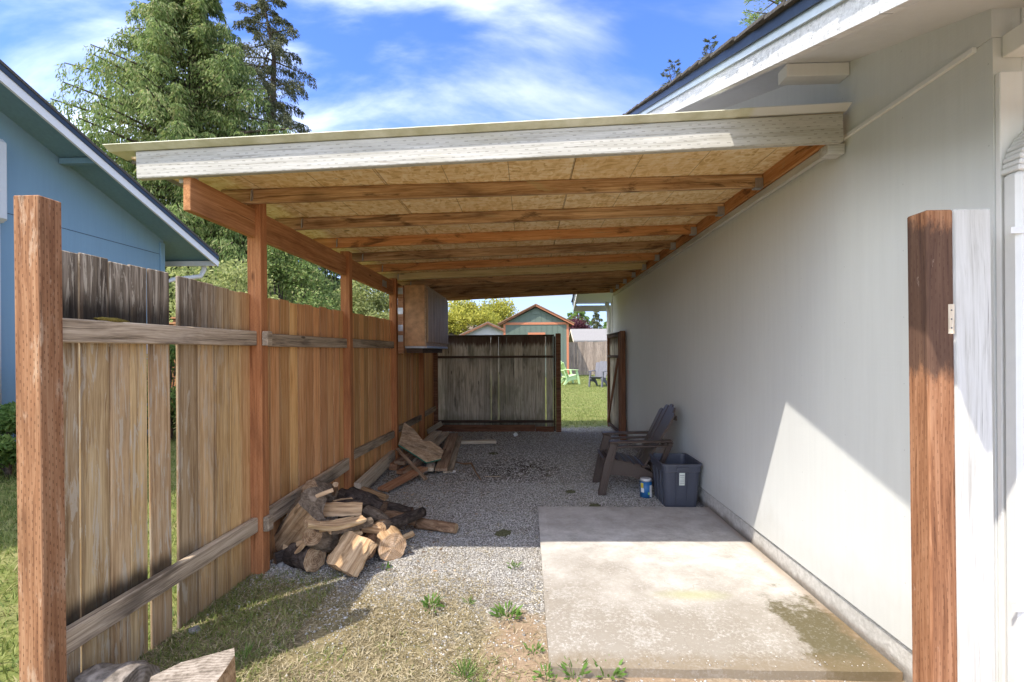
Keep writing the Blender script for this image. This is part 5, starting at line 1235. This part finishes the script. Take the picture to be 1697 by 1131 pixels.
blades('dry_clippings', x, y, rng.uniform(.018, .055, len(x)), .0035, .18, M['straw'], 'dry grass clippings strewn over the front ground', zoff=.003)
def kgreen(x, y):
    e = y + (x + .9) * .45 + vnoise(x, y, 1.1, 3) * .5
    p = np.clip((2.8 - e) / .8, 0, 1) * np.clip(-.25 + vnoise(x, y, 2.6, 21) * 1.7, .05, 1) + np.where(x < -1.25, .45, 0) * np.clip((3.3 - y) / .4, 0, 1)
    return not_slab(x, y) & (rng.random(len(x)) < p)
x, y = scatter(80000, -1.9, .2, 1.8, 3.6, kgreen)
blades('short_grass', x, y, rng.uniform(.02, .05, len(x)), .004, .65, M['grass'], 'patchy short green grass on the front ground')
x, y = scatter(120000, -.1, 5.8, 9.6, 29, lambda x, y: (rng.random(len(x)) < np.clip((y - 9.5) / .8, 0, 1)))
blades('lawn_grass', x, y, rng.uniform(.03, .065, len(x)), .007, .9, M['grass'], 'mown green lawn behind the carport')
x, y = scatter(60000, -7.0, -1.93, 2.0, 9.5, lambda x, y: (x / y > -1.35) & (x / y < -.2))
blades('lawn_grass', x, y, rng.uniform(.03, .08, len(x)), .007, .9, M['grass'], 'longer green grass on the neighbouring side of the fence')
# grit kicked up onto the slab edges
x = np.concatenate([rng.normal(SX0 + .03, .04, 120), rng.uniform(SX0, SX1, 110), rng.uniform(SX0, SX1, 20)]); y = np.concatenate([rng.uniform(SY0, SY1, 120), SY0 + .02 + np.abs(rng.normal(0, .05, 110)), rng.uniform(SY0, SY1, 20)])
m_ = (x > SX0 + .01) & (x < SX1 - .02) & (y > SY0 + .02) & (y < SY1 - .02)
gr_ = stones('slab_grit', x[m_], y[m_], rng.uniform(.002, .005, int(m_.sum())), 'loose grit lying on the edges of the slab'); gr_.location.z = SZ + 0.006
# dead needle litter on the gravel
x, y = scatter(5000, -1.8, 1.6, 3.6, 9.2, lambda x, y: not_slab(x, y) & (vnoise(x, y, 1.4, 30) > .05))
blades('needle_litter', x, y, rng.uniform(.015, .05, len(x)), .003, .05, M['straw'], 'scattered dry bits on the gravel', zoff=.008)

x, y = scatter(900, -1.75, -.2, 3.1, 7.4, lambda x, y: (rng.random(len(x)) < np.clip(1.1 - np.abs(x + 1.2 + (y - 3.6) * .02) / .8, .02, 1)) & not_slab(x, y))
n_ = len(x); D_ = rng.normal(size=(n_, 3)); D_[:, 2] *= .15
V_, F_ = diamonds(np.stack([x, y, gh(x, y) + .009], 1), D_, rng.uniform(.012, .05, n_), rng.uniform(.006, .016, n_))
tag(from_np('wood_chips', V_, F_, M['chips']), 'pale and dark wood chips scattered round the firewood', None, None, 'stuff')
def weed(px, py, r, h, n, label, long=False, seed=0):
    g = np.random.default_rng(seed); c = gp(px, py, 0.0); T = thing('weed_plant', (c.x, c.y, 0), label, 'weed', 'small weeds growing in the front ground')
    a = g.uniform(0, 6.283, n); el = g.uniform(.15, 1.3, n)
    rad = g.uniform(.1, 1, n) * r * (.25 if long else .8)
    P = np.stack([c.x + np.cos(a) * rad, c.y + np.sin(a) * rad, g.uniform(0, .5 if not long else .1, n) * h], 1)
    D = np.stack([np.cos(a) * np.cos(el), np.sin(a) * np.cos(el), np.sin(el)], 1)
    ln = g.uniform(.5, 1, n) * (h if long else r * .8)
    V, Fc = diamonds(P, D, ln, g.uniform(.7, 1.2, n) * (.005 if long else r * .20))
    from_np('leaves', V, Fc, M['weed'], T)
    tube('stem', [(c.x, c.y, -.01), (c.x + .003, c.y, h * .5)], .002, M['weed'], T, 5)
weed(716, 1008, .075, .09, 60, 'leafy green weed in the middle of the front ground', seed=1)
weed(647, 918, .05, .15, 9, 'broad bladed green shoot beside the fresh cut log', True, seed=2)
weed(852, 942, .05, .05, 34, 'small bright weed by the left edge of the slab', seed=3)
weed(840, 1022, .08, .05, 60, 'sprawling weed left of the slab, halfway down', seed=4)
weed(884, 1083, .05, .05, 24, 'small clover like weed at the slab corner', seed=5)
weed(770, 1122, .09, .10, 60, 'grassy tuft at the bottom edge of the ground', True, seed=6)
weed(404, 1094, .07, .09, 40, 'grassy tuft right of the pointed wood block', True, seed=7)
weed(950, 1122, .07, .06, 46, 'leafy weed before the front edge of the slab, left', seed=8)
weed(1010, 1120, .07, .06, 40, 'leafy weed before the front edge of the slab, centre', seed=9)
weed(778, 1000, .04, .07, 22, 'thin grass tuft right of the leafy weed', True, seed=10)
weed(905, 1124, .06, .05, 30, 'leafy weed just outside the slab corner', seed=11)
weed(640, 944, .05, .04, 20, 'low pale weed in front of the firewood', seed=12)
